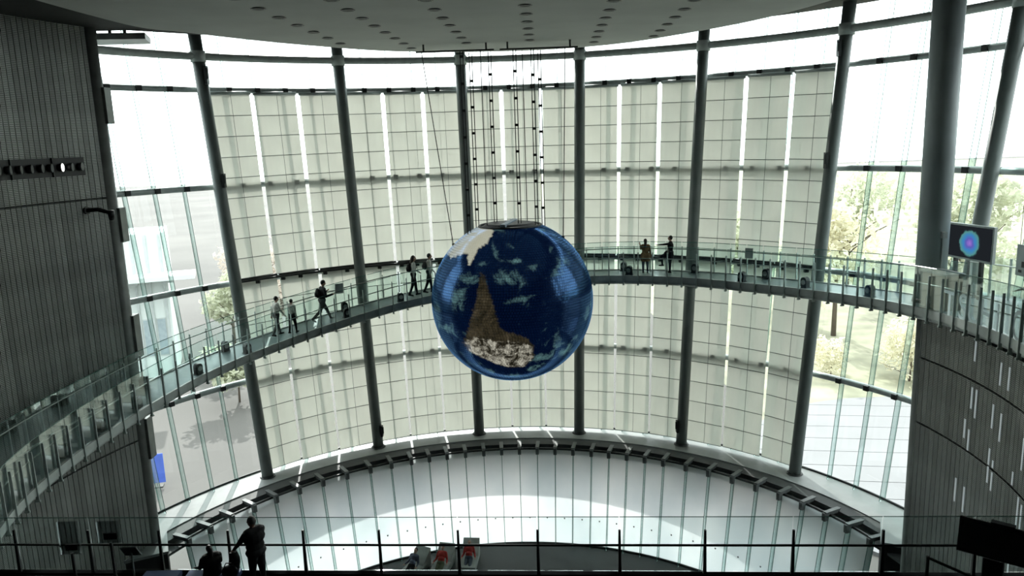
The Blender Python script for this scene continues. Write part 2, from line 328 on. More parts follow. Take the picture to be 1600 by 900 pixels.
# ------------------------------------------------------------------ glass front: eight bays of panes, fins and rails
def pane(g, a0, a1, z0, z1, dr, th=0.02):
    A, B, C, D = fac(a0, z0, dr), fac(a1, z0, dr), fac(a1, z1, dr), fac(a0, z1, dr)
    nn = Vector((math.sin((a0 + a1) / 2), math.cos((a0 + a1) / 2), 0)) * th
    g.hexa([A, B, B + nn, A + nn, D, C, C + nn, D + nn])
NP = 5
levels = [ZF + 0.02, ZE, ZD, ZC_, ZB, ZA, ZTOP]
bays = []
for b in range(8):
    w = tag(empty('window_%d' % (b + 1), fac((TH[b] + TH[b + 1]) / 2, ZF)), kind='structure'); off = -w.location; bays.append(w)
    T = Matrix.Translation(off)
    def put(g, name, m_, smooth=False, par=w):
        g.v = [tuple(Vector(v) + off) for v in g.v]; return g.build(name, m_, par, smooth)
    a0, a1 = TH[b], TH[b + 1]
    for i in range(NP):
        u0_, u1_ = lerp(a0, a1, i / NP), lerp(a0, a1, (i + 1) / NP)
        for z0, z1 in zip(levels[:-1], levels[1:]):
            g = MB(); pane(g, u0_ + 0.0006, u1_ - 0.0006, z0 + 0.01, z1 - 0.01, 0.80); put(g, 'pane', M_PANE)
        if i:
            g = MB(); dv = 0.0006
            f = [fac(u0_ - dv, ZF, 0.48), fac(u0_ + dv, ZF, 0.48), fac(u0_ + dv, ZF, 0.79), fac(u0_ - dv, ZF, 0.79)] + [fac(u0_ - dv, ZTOP, 0.48), fac(u0_ + dv, ZTOP, 0.48), fac(u0_ + dv, ZTOP, 0.79), fac(u0_ - dv, ZTOP, 0.79)]
            g.hexa(f); put(g, 'glass_fin', M_FIN)
            for zz in (0.48, 0.79):
                g = MB(); g.tube([fac(u0_, ZF, zz), fac(u0_, ZTOP, zz)], 0.011, 4); put(g, 'fin_edge', M_EDGE)
    for z, rad, dr, m_ in ((ZA, 0.15, -0.02, M_RAILPALE), (ZB, 0.12, 0.42, M_RAIL), (ZC_, 0.125, 0.5, M_RAIL), (ZD, 0.125, 0.5, M_RAIL), (ZE, 0.125, 0.5, M_RAIL)):
        g = MB(); g.tube([fac(lerp(a0, a1, i / 10), z, dr) for i in range(11)], rad, 10); rail = put(g, 'transom_rail', m_, True)
        for i in range(1, NP):
            g = MB(); c = fac(lerp(a0, a1, i / NP), z, dr - 0.02); aa = lerp(a0, a1, i / NP)
            if z == ZA: continue
            g.box(c, (0.2, 0.34, 0.2), Matrix.Rotation(-aa, 3, 'Z')); put(g, 'clamp', M_DARK, par=w)
    # sill frame
    g = MB(); g.tube([fac(lerp(a0, a1, i / 10), ZF + 0.03, 0.75) for i in range(11)], 0.05, 6); put(g, 'sill_frame', M_DARK)

# ------------------------------------------------------------------ columns
clab = ['slanting grey steel column at the left, beside the bare window bay with trees', 'grey steel column of the glass front, second from the left in view',
        'dark grey steel column just left behind the hanging globe', 'dark grey steel column just right behind the hanging globe',
        'grey steel column rising behind the man with outstretched arm', 'grey steel column at the left side of the bare right window bay',
        'slanting grey column at the far right edge, behind the screen']
for k in range(1, 8):
    a = TH[k]; base = fac(a, ZF); c = tag(empty('facade_column', base), clab[k - 1], 'column', 'columns of the round glass front')
    g = MB(); g.tube([(0, 0, 0), fac(a, ZTOP) - base], 0.24, 20); g.build('shaft', M_COLUMN, c, True)
    g = MB(); g.tube([(0, 0, 0), (0, 0, 0.05)], [0.33, 0.30], 20); g.build('base_plate', M_DARK, c)
    g = MB(); q = fac(a, ZA) - base; g.tube([q + Vector((0, 0, -.22)), q + Vector((0, 0, .2))], 0.29, 16); g.build('collar', M_RAILPALE, c, True)
    side = 1 if k < 4 else -1
    for z, hh in ({1: [(-1.2, .55), (2.9, .7)], 2: [(-13.0, .5)], 3: [], 4: [], 5: [(-12.9, .55)], 6: [(-1.15, .6), (2.95, .6)], 7: []}[k]):
        q = fac(a, z) - base + Vector((side * 0.26, -0.12, 0)); g = MB(); g.box(q, (0.10, 0.22, hh)); g.box(q + Vector((side * 0.06, -0.05, hh * .1)), (0.06, 0.1, hh * .6)); g.build('junction_box', M_DARK, c)

# ------------------------------------------------------------------ roller blinds (five bays, three per bay, two tiers)
ordn = ['first', 'second', 'third', 'fourth', 'fifth', 'sixth', 'seventh', 'eighth', 'ninth', 'tenth', 'eleventh', 'twelfth', 'thirteenth', 'fourteenth', 'fifteenth']
for tier, zt, zb, gapw in (('upper', 2.2, -5.28, .13), ('lower', -5.41, -13.66, .09)):
    npan = 9; cnt = 0
    slope = (fac(0, zt, .3) - fac(0, zb, .3)).length / npan
    for b in range(1, 6):
        BW = (TH[b + 1] - TH[b]) * (16.59 + .1012 * zb) / 3 - gapw
        gm = MB(); gm.box((0, 0, 0), (BW, 0.006, slope - 0.012)); pm = gm.mesh('fabric_panel', M_BLIND)
        gm = MB(); gm.box((0, 0, 0), (BW, 0.02, 0.022)); bm_ = gm.mesh('batten', M_BRACKET)
        gm = MB(); gm.tube([(-BW / 2 - .04, 0, 0), (BW / 2 + .04, 0, 0)], 0.075, 10); rm = gm.mesh('roller_tube', M_DARK if tier == 'lower' else M_RAIL, True)
        gm = MB(); gm.box((0, 0, 0), (0.012, 0.012, slope * npan)); wm = gm.mesh('guide_wire', M_BRACKET)
        for j in range(3):
            a = lerp(TH[b], TH[b + 1], (j + 0.5) / 3)
            T_, B_ = fac(a, zt, 0.30), fac(a, zb, 0.30); up_ = (T_ - B_).normalized(); tg = Vector((math.cos(a), -math.sin(a), 0)); nr = up_.cross(tg).normalized()
            bl = tag(empty('roller_blind', B_), 'cream fabric roller blind of the %s tier, %s from the left' % (tier, ordn[cnt]), 'blind', '%s tier of cream roller blinds' % tier)
            bl.matrix_world = frame(tg, nr, up_, B_); cnt += 1
            for i in range(npan):
                place('fabric_panel', pm, Matrix.Translation((0, 0, slope * (i + 0.5))), bl)
                if i: place('batten', bm_, Matrix.Translation((0, -0.004, slope * i)), bl)
            place('roller_tube', rm, Matrix.Translation((0, 0.02, slope * npan + 0.07)), bl)
            place('guide_wire', wm, Matrix.Translation((BW * 0.04, -0.012, slope * npan / 2)), bl)
            place('bottom_bar', bm_, Matrix.Translation((0, 0, 0.0)), bl)
# dark rail with small lamps in front of the joint between the two blind tiers
gr = empty('lighting_rail', fac(0, ZD + .05, 0.02)); tag(gr, 'thin dark rail with small spotlights along the middle of the blinds', 'rail')
off = -gr.location
for b in range(1, 6):
    g = MB(); g.tube([fac(lerp(TH[b], TH[b + 1], i / 8), ZD + .06, 0.16) + off for i in range(9)], 0.05, 8); g.build('rail_tube', M_DARK, gr)
    for u in (.18, .38, .52, .72, .9):
        g = MB(); c = fac(lerp(TH[b], TH[b + 1], u), ZD - .02, 0.08) + off; g.box(c, (.16, .14, .13)); g.build('spotlight', M_DARK, gr)

# ------------------------------------------------------------------ ledge, gutter and frosted lower glass wall
LCY = 20.44
def lring(g, r0_, z0, r1_, z1, th, a0=-69.0, a1=79.0, n=74):
    for i in range(n):
        u, v = R(lerp(a0, a1, i / n)), R(lerp(a0, a1, (i + 1) / n))
        P = [cyl(u, r0_, z0, LCY), cyl(v, r0_, z0, LCY), cyl(v, r1_, z1, LCY), cyl(u, r1_, z1, LCY)]
        g.hexa([p - Vector((0, 0, th)) for p in P] + P)
g = MB(); lring(g, 14.12, ZF, 15.75, ZF, 0.3); led = tag(g.build('trim_3', M_LEDGE), kind='structure')
g = MB(); lring(g, 13.28, -14.16, 13.8, -14.1, 0.1); g.build('gutter_panel', M_GUTTER, led)
g = MB(); lring(g, 13.68, -13.93, 14.16, -13.83, 0.2); g.build('sloped_fascia', M_GUTTER, led)
g = MB(); lring(g, 15.7, -14.0, 15.85, -14.0, 0.35); g.build('outer_kerb', M_GUTTER, led)
for s, (x, y) in ((-1, (-13.5, 25.6)), (1, (13.3, 24.6))):
    g = MB(); g.box((x, y, -16.05), (1.5, 1.8, 4.5), Matrix.Rotation(R(-25 * s), 3, 'Z')); o = g.build('ledge_end_block', M_WALLBACK, led)
    g = MB(); g.box((x, y, -13.83), (1.56, 1.9, 0.1), Matrix.Rotation(R(-25 * s), 3, 'Z')); o = g.build('ledge_end_cap', M_LEDGE, led)
FAZ = [-64.3, -59.9, -55.6, -51.2, -46.8, -42.2, -37.5, -32.7, -28.0, -23.8, -19.8, -16.2, -12.6, -8.9, -5.2, -1.6, 2.0, 5.6, 9.2, 12.8, 16.5, 20.0, 23.6, 27.2, 30.9, 35.4, 39.9, 44.6, 49.3, 53.9, 58.4, 63.0, 67.4, 72.0]
RT, ZT, RB, ZB2 = 13.25, -13.98, 12.5, -18.28
wf = tag(empty('wall_front', (CX, LCY, FLOORZ)), kind='structure'); off = -wf.location
def low(a, t, dr=0.0): return cyl(R(a), lerp(RB, RT, t) + dr, lerp(ZB2, ZT, t), LCY) + off
for i in range(len(FAZ) - 1):
    a0, a1 = FAZ[i] + 0.03, FAZ[i + 1] - 0.03
    g = MB(); g.hexa([low(a0, 0, 0), low(a1, 0, 0), low(a1, 0, .02), low(a0, 0, .02), low(a0, 1, 0), low(a1, 1, 0), low(a1, 1, .02), low(a0, 1, .02)]); g.build('frosted_pane', M_FROST, wf)
    g = MB(); c = low((a0 + a1) / 2, 0.27, -0.01); g.box(c, (.05, .05, .05)); g.build('glass_bolt', M_BRACKET, wf)
for a in FAZ:
    da = 0.05
    g = MB(); g.hexa([low(a - da, 0, -.27), low(a + da, 0, -.27), low(a + da, 0, -.01), low(a - da, 0, -.01), low(a - da, 1, -.27), low(a + da, 1, -.27), low(a + da, 1, -.01), low(a - da, 1, -.01)]); g.build('glass_fin', M_FIN, wf)
    for dr in (-.27, -.01):
        g = MB(); g.tube([low(a, 0, dr), low(a, 1, dr)], 0.012, 4); g.build('fin_edge', M_EDGE, wf)
    p0 = cyl(R(a), 13.02, -13.88, LCY) + off; p1 = cyl(R(a), 13.75, -13.93, LCY) + off; c = (p0 + p1) / 2
    g = MB(); Mr = Matrix.Rotation(R(-a), 3, 'Z'); g.box(c, (0.1, .75, 0.14), Mr); g.box(c + Vector((0, 0, .08)), (0.17, .75, 0.025), Mr); g.box(p0 + Vector((0, 0, -.12)), (.14, .16, .3), Mr); g.build('bracket', M_BRACKET, wf)
g = MB(); g.tube([low(lerp(FAZ[0], FAZ[-1], i / 60), 1, -.0) for i in range(61)], 0.05, 6); g.build('head_frame', M_DARK, wf)
g = MB(); g.tube([low(lerp(FAZ[0], FAZ[-1], i / 60), 0, -.02) for i in range(61)], 0.06, 6); g.build('foot_frame', M_DARK, wf)

# ------------------------------------------------------------------ curved ramp
RIN, ROUT = 12.0, 13.6
RK = [(-118, -8.62), (-105, -8.62), (-90, -8.62), (-75, -8.42), (-60, -8.0), (-45, -7.6), (-30, -7.12), (-18, -6.71), (0, -6.3), (18, -5.99), (35, -5.87), (50, -5.82), (65, -5.68), (80, -5.48), (95, -5.3), (110, -5.05), (118, -5.0)]
RKc = catmull(RK, 8); rka = [p[0] for p in RKc]; rkz = [p[1] for p in RKc]
def deck(az): return float(np.interp(az, rka, rkz)) + 0.36
def rp(az, r, dz=0.0): return cyl(R(az), r, deck(az) + dz)
ramp = tag(empty('curved_ramp', rp(0, 12.8)), 'long curved grey walkway with glass balustrades sweeping behind the globe', 'walkway'); off = -ramp.location
A0, A1 = -116.0, 114.0; NS = 115
def sweep(name, r0_, r1_, z0, z1, m_, a0=A0, a1=A1, n=NS):
    g = MB(); vs = []; fs = []
    for i in range(n + 1):
        a = lerp(a0, a1, i / n); vs += [rp(a, r0_, z0) + off, rp(a, r1_, z0) + off, rp(a, r1_, z1) + off, rp(a, r0_, z1) + off]
    for i in range(n):
        b, c = 4 * i, 4 * i + 4
        for j in range(4): fs.append((b + j, b + (j + 1) % 4, c + (j + 1) % 4, c + j))
    fs += [(3, 2, 1, 0), (4 * n, 4 * n + 1, 4 * n + 2, 4 * n + 3)]
    return g.add(vs, fs).build(name, m_, ramp)
def rtube(name, r_, dz, rad, m_, a0=A0, a1=A1, n=NS):
    g = MB(); g.tube([rp(lerp(a0, a1, i / n), r_, dz) + off for i in range(n + 1)], rad, 8); return g.build(name, m_, ramp, True)
sweep('deck', RIN + .03, ROUT - .03, -0.12, 0.0, M_DECK)
sweep('edge_plate', RIN - .02, RIN + .05, -0.2, 0.03, M_BEAM); sweep('edge_plate', ROUT - .05, ROUT + .02, -0.2, 0.03, M_BEAM)
rtube('edge_tube', RIN + .14, -0.24, 0.10, M_BEAM); rtube('edge_tube', ROUT - .14, -0.24, 0.10, M_BEAM); rtube('spine_tube', 12.8, -0.32, 0.16, M_BEAM)
sweep('landing_deck', ROUT - .03, 15.6, -0.14, -0.005, M_DECK, 79, 112, 20)
rtube('handrail', RIN + .06, 0.72, 0.022, M_STEEL); rtube('handrail', ROUT - .06, 0.92, 0.022, M_STEEL, A0, 80)
STEP = 2.9
for side, rr, top in ((0, RIN - .02, 0.98), (1, ROUT + .02, 1.02)):
    gm = MB(); hh = top + 0.36
    gm.add([(-.018, -.04, 0), (.018, -.04, 0), (.018, .04, 0), (-.018, .04, 0), (-.016, -.028, hh), (.016, -.028, hh), (.016, .028, hh), (-.016, .028, hh)], [(3, 2, 1, 0), (4, 5, 6, 7), (0, 1, 5, 4), (1, 2, 6, 5), (2, 3, 7, 6), (3, 0, 4, 7)])
    gm.box((0, 0, 0.02), (.06, .12, .05)); pm = gm.mesh('post', M_POST)
    k = 0; az = A0 + 1.0
    while az < (A1 if side == 0 else 80):
        a = R(az); place('post', pm, frame(Vector((math.cos(a), -math.sin(a), 0)), Vector((math.sin(a), math.cos(a), 0)), Vector((0, 0, 1)), rp(az, rr, -0.36) + off), ramp)
        b = az + STEP
        r_ = rr + (0.045 if side == 0 else -0.045)
        g = MB(); g.hexa([rp(az + .08, r_, .05) + off, rp(b - .08, r_, .05) + off, rp(b - .08, r_ + .012, .05) + off, rp(az + .08, r_ + .012, .05) + off, rp(az + .08, r_, 1.2) + off, rp(b - .08, r_, 1.2) + off, rp(b - .08, r_ + .012, 1.2) + off, rp(az + .08, r_ + .012, 1.2) + off]); gp = g.build('glass_panel', M_BAL, ramp)
        g = MB(); g.tube([rp(az + .08, r_, 1.2) + off, rp(b - .08, r_, 1.2) + off], 0.011, 4); g.build('top_edge', M_EDGE, gp)
        az += STEP
# small floor lamps standing on the deck
fl = [(-66.5, 13.35), (-60.3, 12.3), (-51.8, 13.35), (-50.8, 12.25), (-72.5, 12.3), (-29.8, 13.35), (-31.0, 12.3), (-20.3, 12.3), (22.6, 13.35), (24.9, 12.3), (35.8, 13.3), (48.6, 13.35), (46.8, 12.3), (58.6, 12.4), (76.0, 13.3), (71.2, 12.35), (83.0, 12.4), (-80, 12.3), (-88, 12.3)]
fll = ['left end', 'left stretch', 'bend left of the first column', 'stretch beside the walking people', 'part left of the globe', 'part right of the globe', 'right stretch', 'right end by the thick pillar']
gb = MB(); gb.box((0, 0, .14), (.24, .2, .24)); gb.tube([(0, -.1, .26), (0, .1, .26)], .12, 12); fm = gb.mesh('housing', M_DARK, False)
gb = MB(); gb.tube([(0, -.104, .2), (0, -.112, .2)], .09, 12); lm = gb.mesh('lens', M_LAMPOFF); gb = MB(); gb.box((0, 0, .01), (.3, .26, .02)); bmm = gb.mesh('foot', M_DARK)
srt = sorted(fl); 
for i, (az, r_) in enumerate(srt):
    e = empty('floor_lamp', rp(az, r_), R(-az)); tag(e, 'small dark floor lamp on the curved walkway, %s from its left end' % (ordn + ['sixteenth', 'seventeenth', 'eighteenth', 'nineteenth'])[i], 'lamp', 'small lamps on the walkway deck')
    for nm, me in (('housing', fm), ('lens', lm), ('foot', bmm)): place(nm, me, Matrix.Identity(4), e)
def panel_thing(name, label, cat, az, r_, z0, w, h, m_, th=.03, tilt=0):
    a = R(az); c = cyl(a, r_, z0 + h / 2); g = MB(); g.box((0, 0, 0), (w, th, h)); o = g.build(name, m_); o.matrix_world = frame(Vector((math.cos(a), -math.sin(a), 0)), Vector((math.sin(a), math.cos(a), 0)), Vector((0, 0, 1)), c)
    return tag(o, label, cat)
panel_thing('notice_board', 'small grey notice board on the walkway railing beside the walking man', 'sign', -30.4, 13.45, deck(-30) + .75, .34, .42, M_SIGNGREY)
panel_thing('notice_board', 'small grey notice board on the railing right of the tall column', 'sign', 45.2, 13.45, deck(45) + .7, .32, .40, M_SIGNGREY)

# lettering on the balustrade glass near the landing
def letter(ch, az, z0, size):
    cu = bpy.data.curves.new('letter', 'FONT'); cu.body = ch; cu.size = size; cu.align_x = 'CENTER'; cu.extrude = 0.004
    t = bpy.data.objects.new('tmp', cu); COL.objects.link(t); bpy.context.view_layer.update()
    me = bpy.data.meshes.new_from_object(t.evaluated_get(bpy.context.evaluated_depsgraph_get())); bpy.data.objects.remove(t)
    me.materials.clear(); me.materials.append(M_LETTER)
    a = R(az); Mx = frame(Vector((math.cos(a), -math.sin(a), 0)), Vector((0, 0, 1)), Vector((-math.sin(a), -math.cos(a), 0)), cyl(a, RIN - 0.005, z0) + off)
    return place('letter', me, Mx, ramp)
for ch, az in (('T', 89.6), ('S', 92.6), ('U', 95.2), ('H', 98.3), ('I', 101.2), ('C', 106.8)): letter(ch, az, deck(az) + 0.02, 0.98)

# ------------------------------------------------------------------ landing furniture on the right
g = MB(); c = empty('round_pillar', (12.4, 22.5, deck(79))); tag(c, 'thick round grey pillar rising from the right landing', 'column')
g.tube([(0, 0, 0), (0, 0, ZTOP - deck(79))], 0.42, 28); g.build('shaft', mat('pillar_paint', (0.40, 0.46, 0.47), 0.5, 0, .1, 1.0), c, True)
g = MB(); g.tube([(0, 0, 0), (0, 0, .12)], [.47, .45], 28); g.build('base_ring', M_DARK, c, True)
g = MB(); g.box((.05, -.46, 2.05), (.12, .16, .18)); g.build('wall_lamp', M_RAIL, c); g = MB(); g.box((.05, -.43, 1.3), (.03, .04, 1.3)); g.build('conduit', M_RAIL, c)
# large screen with a picture of the globe
def tf(az, r_, z): 
    a = R(az); return frame(Vector((math.cos(a), -math.sin(a), 0)), Vector((math.sin(a), math.cos(a), 0)), Vector((0, 0, 1)), cyl(a, r_, z))
sc = tag(empty('display_screen'), 'large dark screen showing a glowing blue globe, beside the thick pillar', 'screen'); sc.matrix_world = tf(78.6, 14.3, deck(82))
SB = -3.95 - deck(82)
g = MB(); g.box((0, 0, SB + .52), (1.95, .1, 1.06)); g.build('casing', M_RAIL, sc)
m, nt, out = new_mat('screen_picture')
tc = node(nt, 'TexCoord'); mp = node(nt, 'Mapping'); mp.inputs['Location'].default_value = (-0.1, 0, -(SB + .5)); nt.links.new(tc.outputs['Object'], mp.inputs['Vector'])
ln = node(nt, 'VectorMath', operation='LENGTH'); nt.links.new(mp.outputs[0], ln.inputs[0])
mp.inputs['Scale'].default_value = (1.0, 1.0, 1.0); rpn = node(nt, 'ValToRGB'); e = rpn.color_ramp.elements; e[0].position = 0.0; e[0].color = (.45, .22, .75, 1); e[1].position = .44; e[1].color = (.015, .018, .022, 1)
for ps, cc in ((.14, (.12, .12, .5, 1)), (.24, (.05, .25, .55, 1)), (.36, (.10, .30, .28, 1)), (.40, (.02, .03, .04, 1))):
    x = e.new(ps); x.color = cc
nz = node(nt, 'TexNoise', Scale=6.0, Detail=4.0); nt.links.new(tc.outputs['Object'], nz.inputs['Vector'])
mm_ = node(nt, 'Math', operation='MULTIPLY_ADD'); mm_.inputs[1].default_value = .16; nt.links.new(nz.outputs['Fac'], mm_.inputs[0])
su = node(nt, 'Math', operation='SUBTRACT'); su.inputs[1].default_value = .08; nt.links.new(ln.outputs['Value'], su.inputs[0]); nt.links.new(su.outputs[0], mm_.inputs[2])
nt.links.new(mm_.outputs[0], rpn.inputs['Fac']); em = node(nt, 'Emission', Strength=0.9); nt.links.new(rpn.outputs[0], em.inputs['Color']); nt.links.new(em.outputs[0], out.inputs['Surface'])
g = MB(); g.box((0, -.056, SB + .52), (1.82, .01, .94)); g.build('picture', m, sc)
g = MB(); g.box((-.5, .05, SB / 2), (.1, .1, SB)); g.box((.5, .05, SB / 2), (.1, .1, SB)); g.build('stand', M_DARK, sc)
sg = tag(empty('hanging_sign'), 'pale grey hanging sign right of the large screen', 'sign'); sg.matrix_world = tf(89.0, 14.1, -4.05)
g = MB(); g.box((0, 0, .42), (.86, .04, .84)); g.build('board', M_SIGNGREY, sg)
for x, z, w_, h_ in ((-.05, .32, .3, .16), (.22, .32, .2, .16), (-.25, .13, .12, .07), (.12, .1, .12, .07)):
    g = MB(); g.box((x, -.024, z), (w_, .01, h_)); g.build('printed_mark', M_DARK, sg)
for x in (-.35, .35):
    g = MB(); g.tube([(x, 0, .84), (x, 0, 4.05 + ZTOP)], .008, 4); g.build('hanging_wire', M_DARK, sg)
cn = tag(empty('reception_counter'), 'beige box counter at the foot of the thick pillar', 'counter'); cn.matrix_world = tf(83.8, 12.55, deck(84))
g = MB(); g.box((0, 0, .5), (1.0, .5, 1.0)); g.build('body', M_BEIGE, cn); g = MB(); g.box((0, 0, 1.03), (1.12, .6, .06)); g.build('top', M_STEEL, cn)
kb = tag(empty('small_kiosk'), 'slim dark kiosk with a frame head, left of the person on the landing', 'kiosk'); kb.matrix_world = tf(95, 13.3, deck(95))
g = MB(); g.box((0, 0, .55), (.16, .16, 1.1)); g.build('pedestal', M_DARK, kb); g = MB(); g.box((0, -.04, 1.2), (.34, .06, .3)); g.build('head', M_DARK, kb); g = MB(); g.box((0, -.075, 1.2), (.26, .01, .22)); g.build('glass', M_SIGNGREY, kb)
for az, lab, w_ in ((101, 'dark desk with a raised monitor at the right edge of the landing', 1.2), ):
    d = tag(empty('desk'), lab, 'desk'); d.matrix_world = tf(az, 14.0, deck(az))
    g = MB(); g.box((0, 0, .88), (1.6, .6, .05)); g.build('top', M_DARK, d); g = MB(); g.box((0, .2, .43), (1.5, .04, .86)); g.build('front_panel', M_DARK, d)
    g = MB(); g.box((-.55, 0, 1.12), (.36, .12, .42)); g.build('monitor', M_BLACK, d); g = MB(); g.box((-.75, -.05, 1.33), (.7, .06, .03)); g.build('lamp_arm', M_BLACK, d)
# glass screens at the back of the landing
lg = tag(empty('landing_balustrade', cyl(R(90), 15.0, deck(90))), 'glass balustrade along the back of the right landing', 'railing'); o2 = -lg.location
for i in range(12):
    a = 76 + 2.8 * i
    g = MB(); g.box(cyl(R(a), 15.1, deck(a) + .6) + o2, (.05, .05, 1.25)); g.build('post', M_POST, lg)
    g = MB(); P = [cyl(R(a + .1), 15.1, deck(a) + .05), cyl(R(a + 2.7), 15.1, deck(a) + .05), cyl(R(a + 2.7), 15.11, deck(a) + .05), cyl(R(a + .1), 15.11, deck(a) + .05)]
    g.hexa([p + o2 for p in P] + [p + o2 + Vector((0, 0, 1.2)) for p in P]); g.build('glass_panel', M_BAL, lg)
g = MB(); g.tube([cyl(R(76 + 33 * i / 20), 15.05, deck(76 + 33 * i / 20) + 1.0) + o2 for i in range(21)], .022, 6); g.build('handrail', M_STEEL, lg)

# ------------------------------------------------------------------ spotlight bank and camera on the left wall
sb = tag(empty('spotlight_bank'), 'black slot with a row of round spotlights in the left wall', 'spotlights')
def lw(az, r_, z): return cyl(R(az), r_, z)
sb.location = lw(-75, LWR - .05, -.35); o2 = -sb.location
g = MB(); n = 18
for i in range(n):
    u, v = lerp(-69.1, -86, i / n), lerp(-69.1, -86, (i + 1) / n)
    g.hexa([lw(u, LWR - .04, -.64) + o2, lw(v, LWR - .04, -.64) + o2, lw(v, LWR - .015, -.64) + o2, lw(u, LWR - .015, -.64) + o2, lw(u, LWR - .04, -.06) + o2, lw(v, LWR - .04, -.06) + o2, lw(v, LWR - .015, -.06) + o2, lw(u, LWR - .015, -.06) + o2])
g.build('housing', M_BLACK, sb)
for i, az in enumerate((-70.0, -71.5, -73.0, -74.6, -76.0, -77.6, -79.2, -80.8, -82.4, -84)):
    a = R(az); nrm = Vector((-math.sin(a - .5), -math.cos(a - .5), 0)); c = lw(az, LWR - .05, -.36) + o2
    g = MB(); g.tube([c - nrm * .04, c + nrm * .1], [.10, .14], 16); g.build('lamp_can', M_BLACK, sb, True)
    g = MB(); g.tube([c + nrm * .1, c + nrm * .112], [.125, .12], 16); g.build('lamp_lens', M_LAMPLIT if i == 2 else M_LAMPOFF, sb)
for az in (-74.0, -80.2):
    g = MB(); c = lw(az, LWR - .06, -.35) + o2; g.box(c, (.05, .05, .58)); g.build('divider', M_DARK, sb)
cc = tag(empty('wall_camera', lw(-69.7, LWR - .02, -1.75)), 'dark surveillance camera on a bent arm on the left wall', 'camera')
nrm = Vector((math.sin(R(69.7)), -math.cos(R(69.7)), 0))
g = MB(); g.tube([(0, 0, 0), nrm * .05], .12, 12); g.build('wall_plate', M_DARK, cc)
g = MB(); g.tube([nrm * .04, nrm * .3 + Vector((.1, .1, .02)), nrm * .6 + Vector((.2, .2, -.1))], .07, 8); g.build('arm', M_DARK, cc, True)
g = MB(); p = nrm * .6 + Vector((.2, .2, -.1)); g.tube([p + Vector((.02, 0, .08)), p + Vector((.02, 0, -.16))], [.10, .09], 12); g.ell(p + Vector((.02, 0, -.18)), (.085, .085, .07)); g.build('camera_dome', M_BLACK, cc, True)

# ------------------------------------------------------------------ the hanging globe
GC = Vector((0.0, 28.3, -5.84)); GR = 3.0
gl = tag(empty('globe_display', GC - Vector((0, 0, GR))), 'large hanging globe of small screen tiles showing the blue Earth', 'globe'); go = Vector((0, 0, GR))
cdir = (-GC).normalized(); gx = Vector((1, 0, 0)); gx = (gx - cdir * gx.dot(cdir)).normalized(); gy = cdir.cross(gx)
rollq = Quaternion(cdir, R(-1.95)); gx = rollq @ gx; gy = rollq @ gy
def P(*a): return [((x - 488) / 405.0, (447 - y) / 405.0) for x, y in a]
ICE = P((150, 215), (170, 170), (240, 120), (330, 80), (385, 88), (397, 120), (375, 180), (330, 210), (312, 255), (286, 296), (278, 262), (280, 230), (240, 235), (195, 248))
LAND = P((345, 328), (335, 350), (330, 420), (312, 480), (297, 540), (285, 580), (268, 625), (255, 650), (280, 690), (330, 712), (400, 745), (470, 768), (540, 765), (590, 720), (582, 650), (545, 618), (490, 600), (445, 588), (425, 560), (410, 500), (392, 440), (375, 390), (360, 335))
LIGHTLAND = P((258, 640), (330, 615), (430, 640), (540, 640), (582, 660), (585, 720), (540, 768), (470, 770), (380, 745), (300, 705))
CLOUD = [(245, 440, 45, 75, .95, 25), (290, 355, 90, 22, .8, 12), (470, 345, 60, 32, 1.0, 10), (405, 220, 14, 45, .8, -20), (450, 268, 55, 12, .8, 15), (500, 270, 26, 9, 1.0, 0), (460, 195, 40, 14, .5, 0), (590, 295, 42, 14, .9, -25), (500, 452, 72, 12, .9, -12), (690, 320, 14, 50, .7, 30), (730, 270, 30, 45, .55, 30), (850, 500, 16, 80, .8, 25),
         (700, 640, 26, 36, .9, 25), (640, 712, 55, 24, .9, -20), (735, 690, 55, 26, .9, -30), (800, 640, 40, 30, .6, -40), (600, 770, 60, 18, .8, -20), (180, 585, 85, 22, .8, 22), (120, 500, 26, 60, .7, -15), (240, 600, 50, 14, .7, 25), (380, 790, 45, 20, .9, 15), (480, 815, 90, 10, .7, 0), (640, 120, 90, 20, .5, 25), (430, 120, 60, 14, .5, 25), (350, 285, 24, 10, .6, 0), (560, 720, 40, 25, .8, 0), (220, 700, 30, 15, .6, 40), (330, 770, 80, 18, .6, 30), (660, 215, 12, 30, .4, 20), (350, 650, 90, 40, .5, 10), (470, 690, 100, 55, .75, 10)]
def inpoly(x, y, poly):
    c = np.zeros_like(x, bool); n = len(poly); j = n - 1
    for i in range(n):
        xi, yi = poly[i]; xj, yj = poly[j]
        c ^= ((yi > y) != (yj > y)) & (x < (xj - xi) * (y - yi) / (yj - yi + 1e-12) + xi); j = i
    return c
tile = 0.0975; vs = []; fs = []; gap = 0.0055
nrow = int(math.pi * GR / tile); th0 = math.asin(0.375)
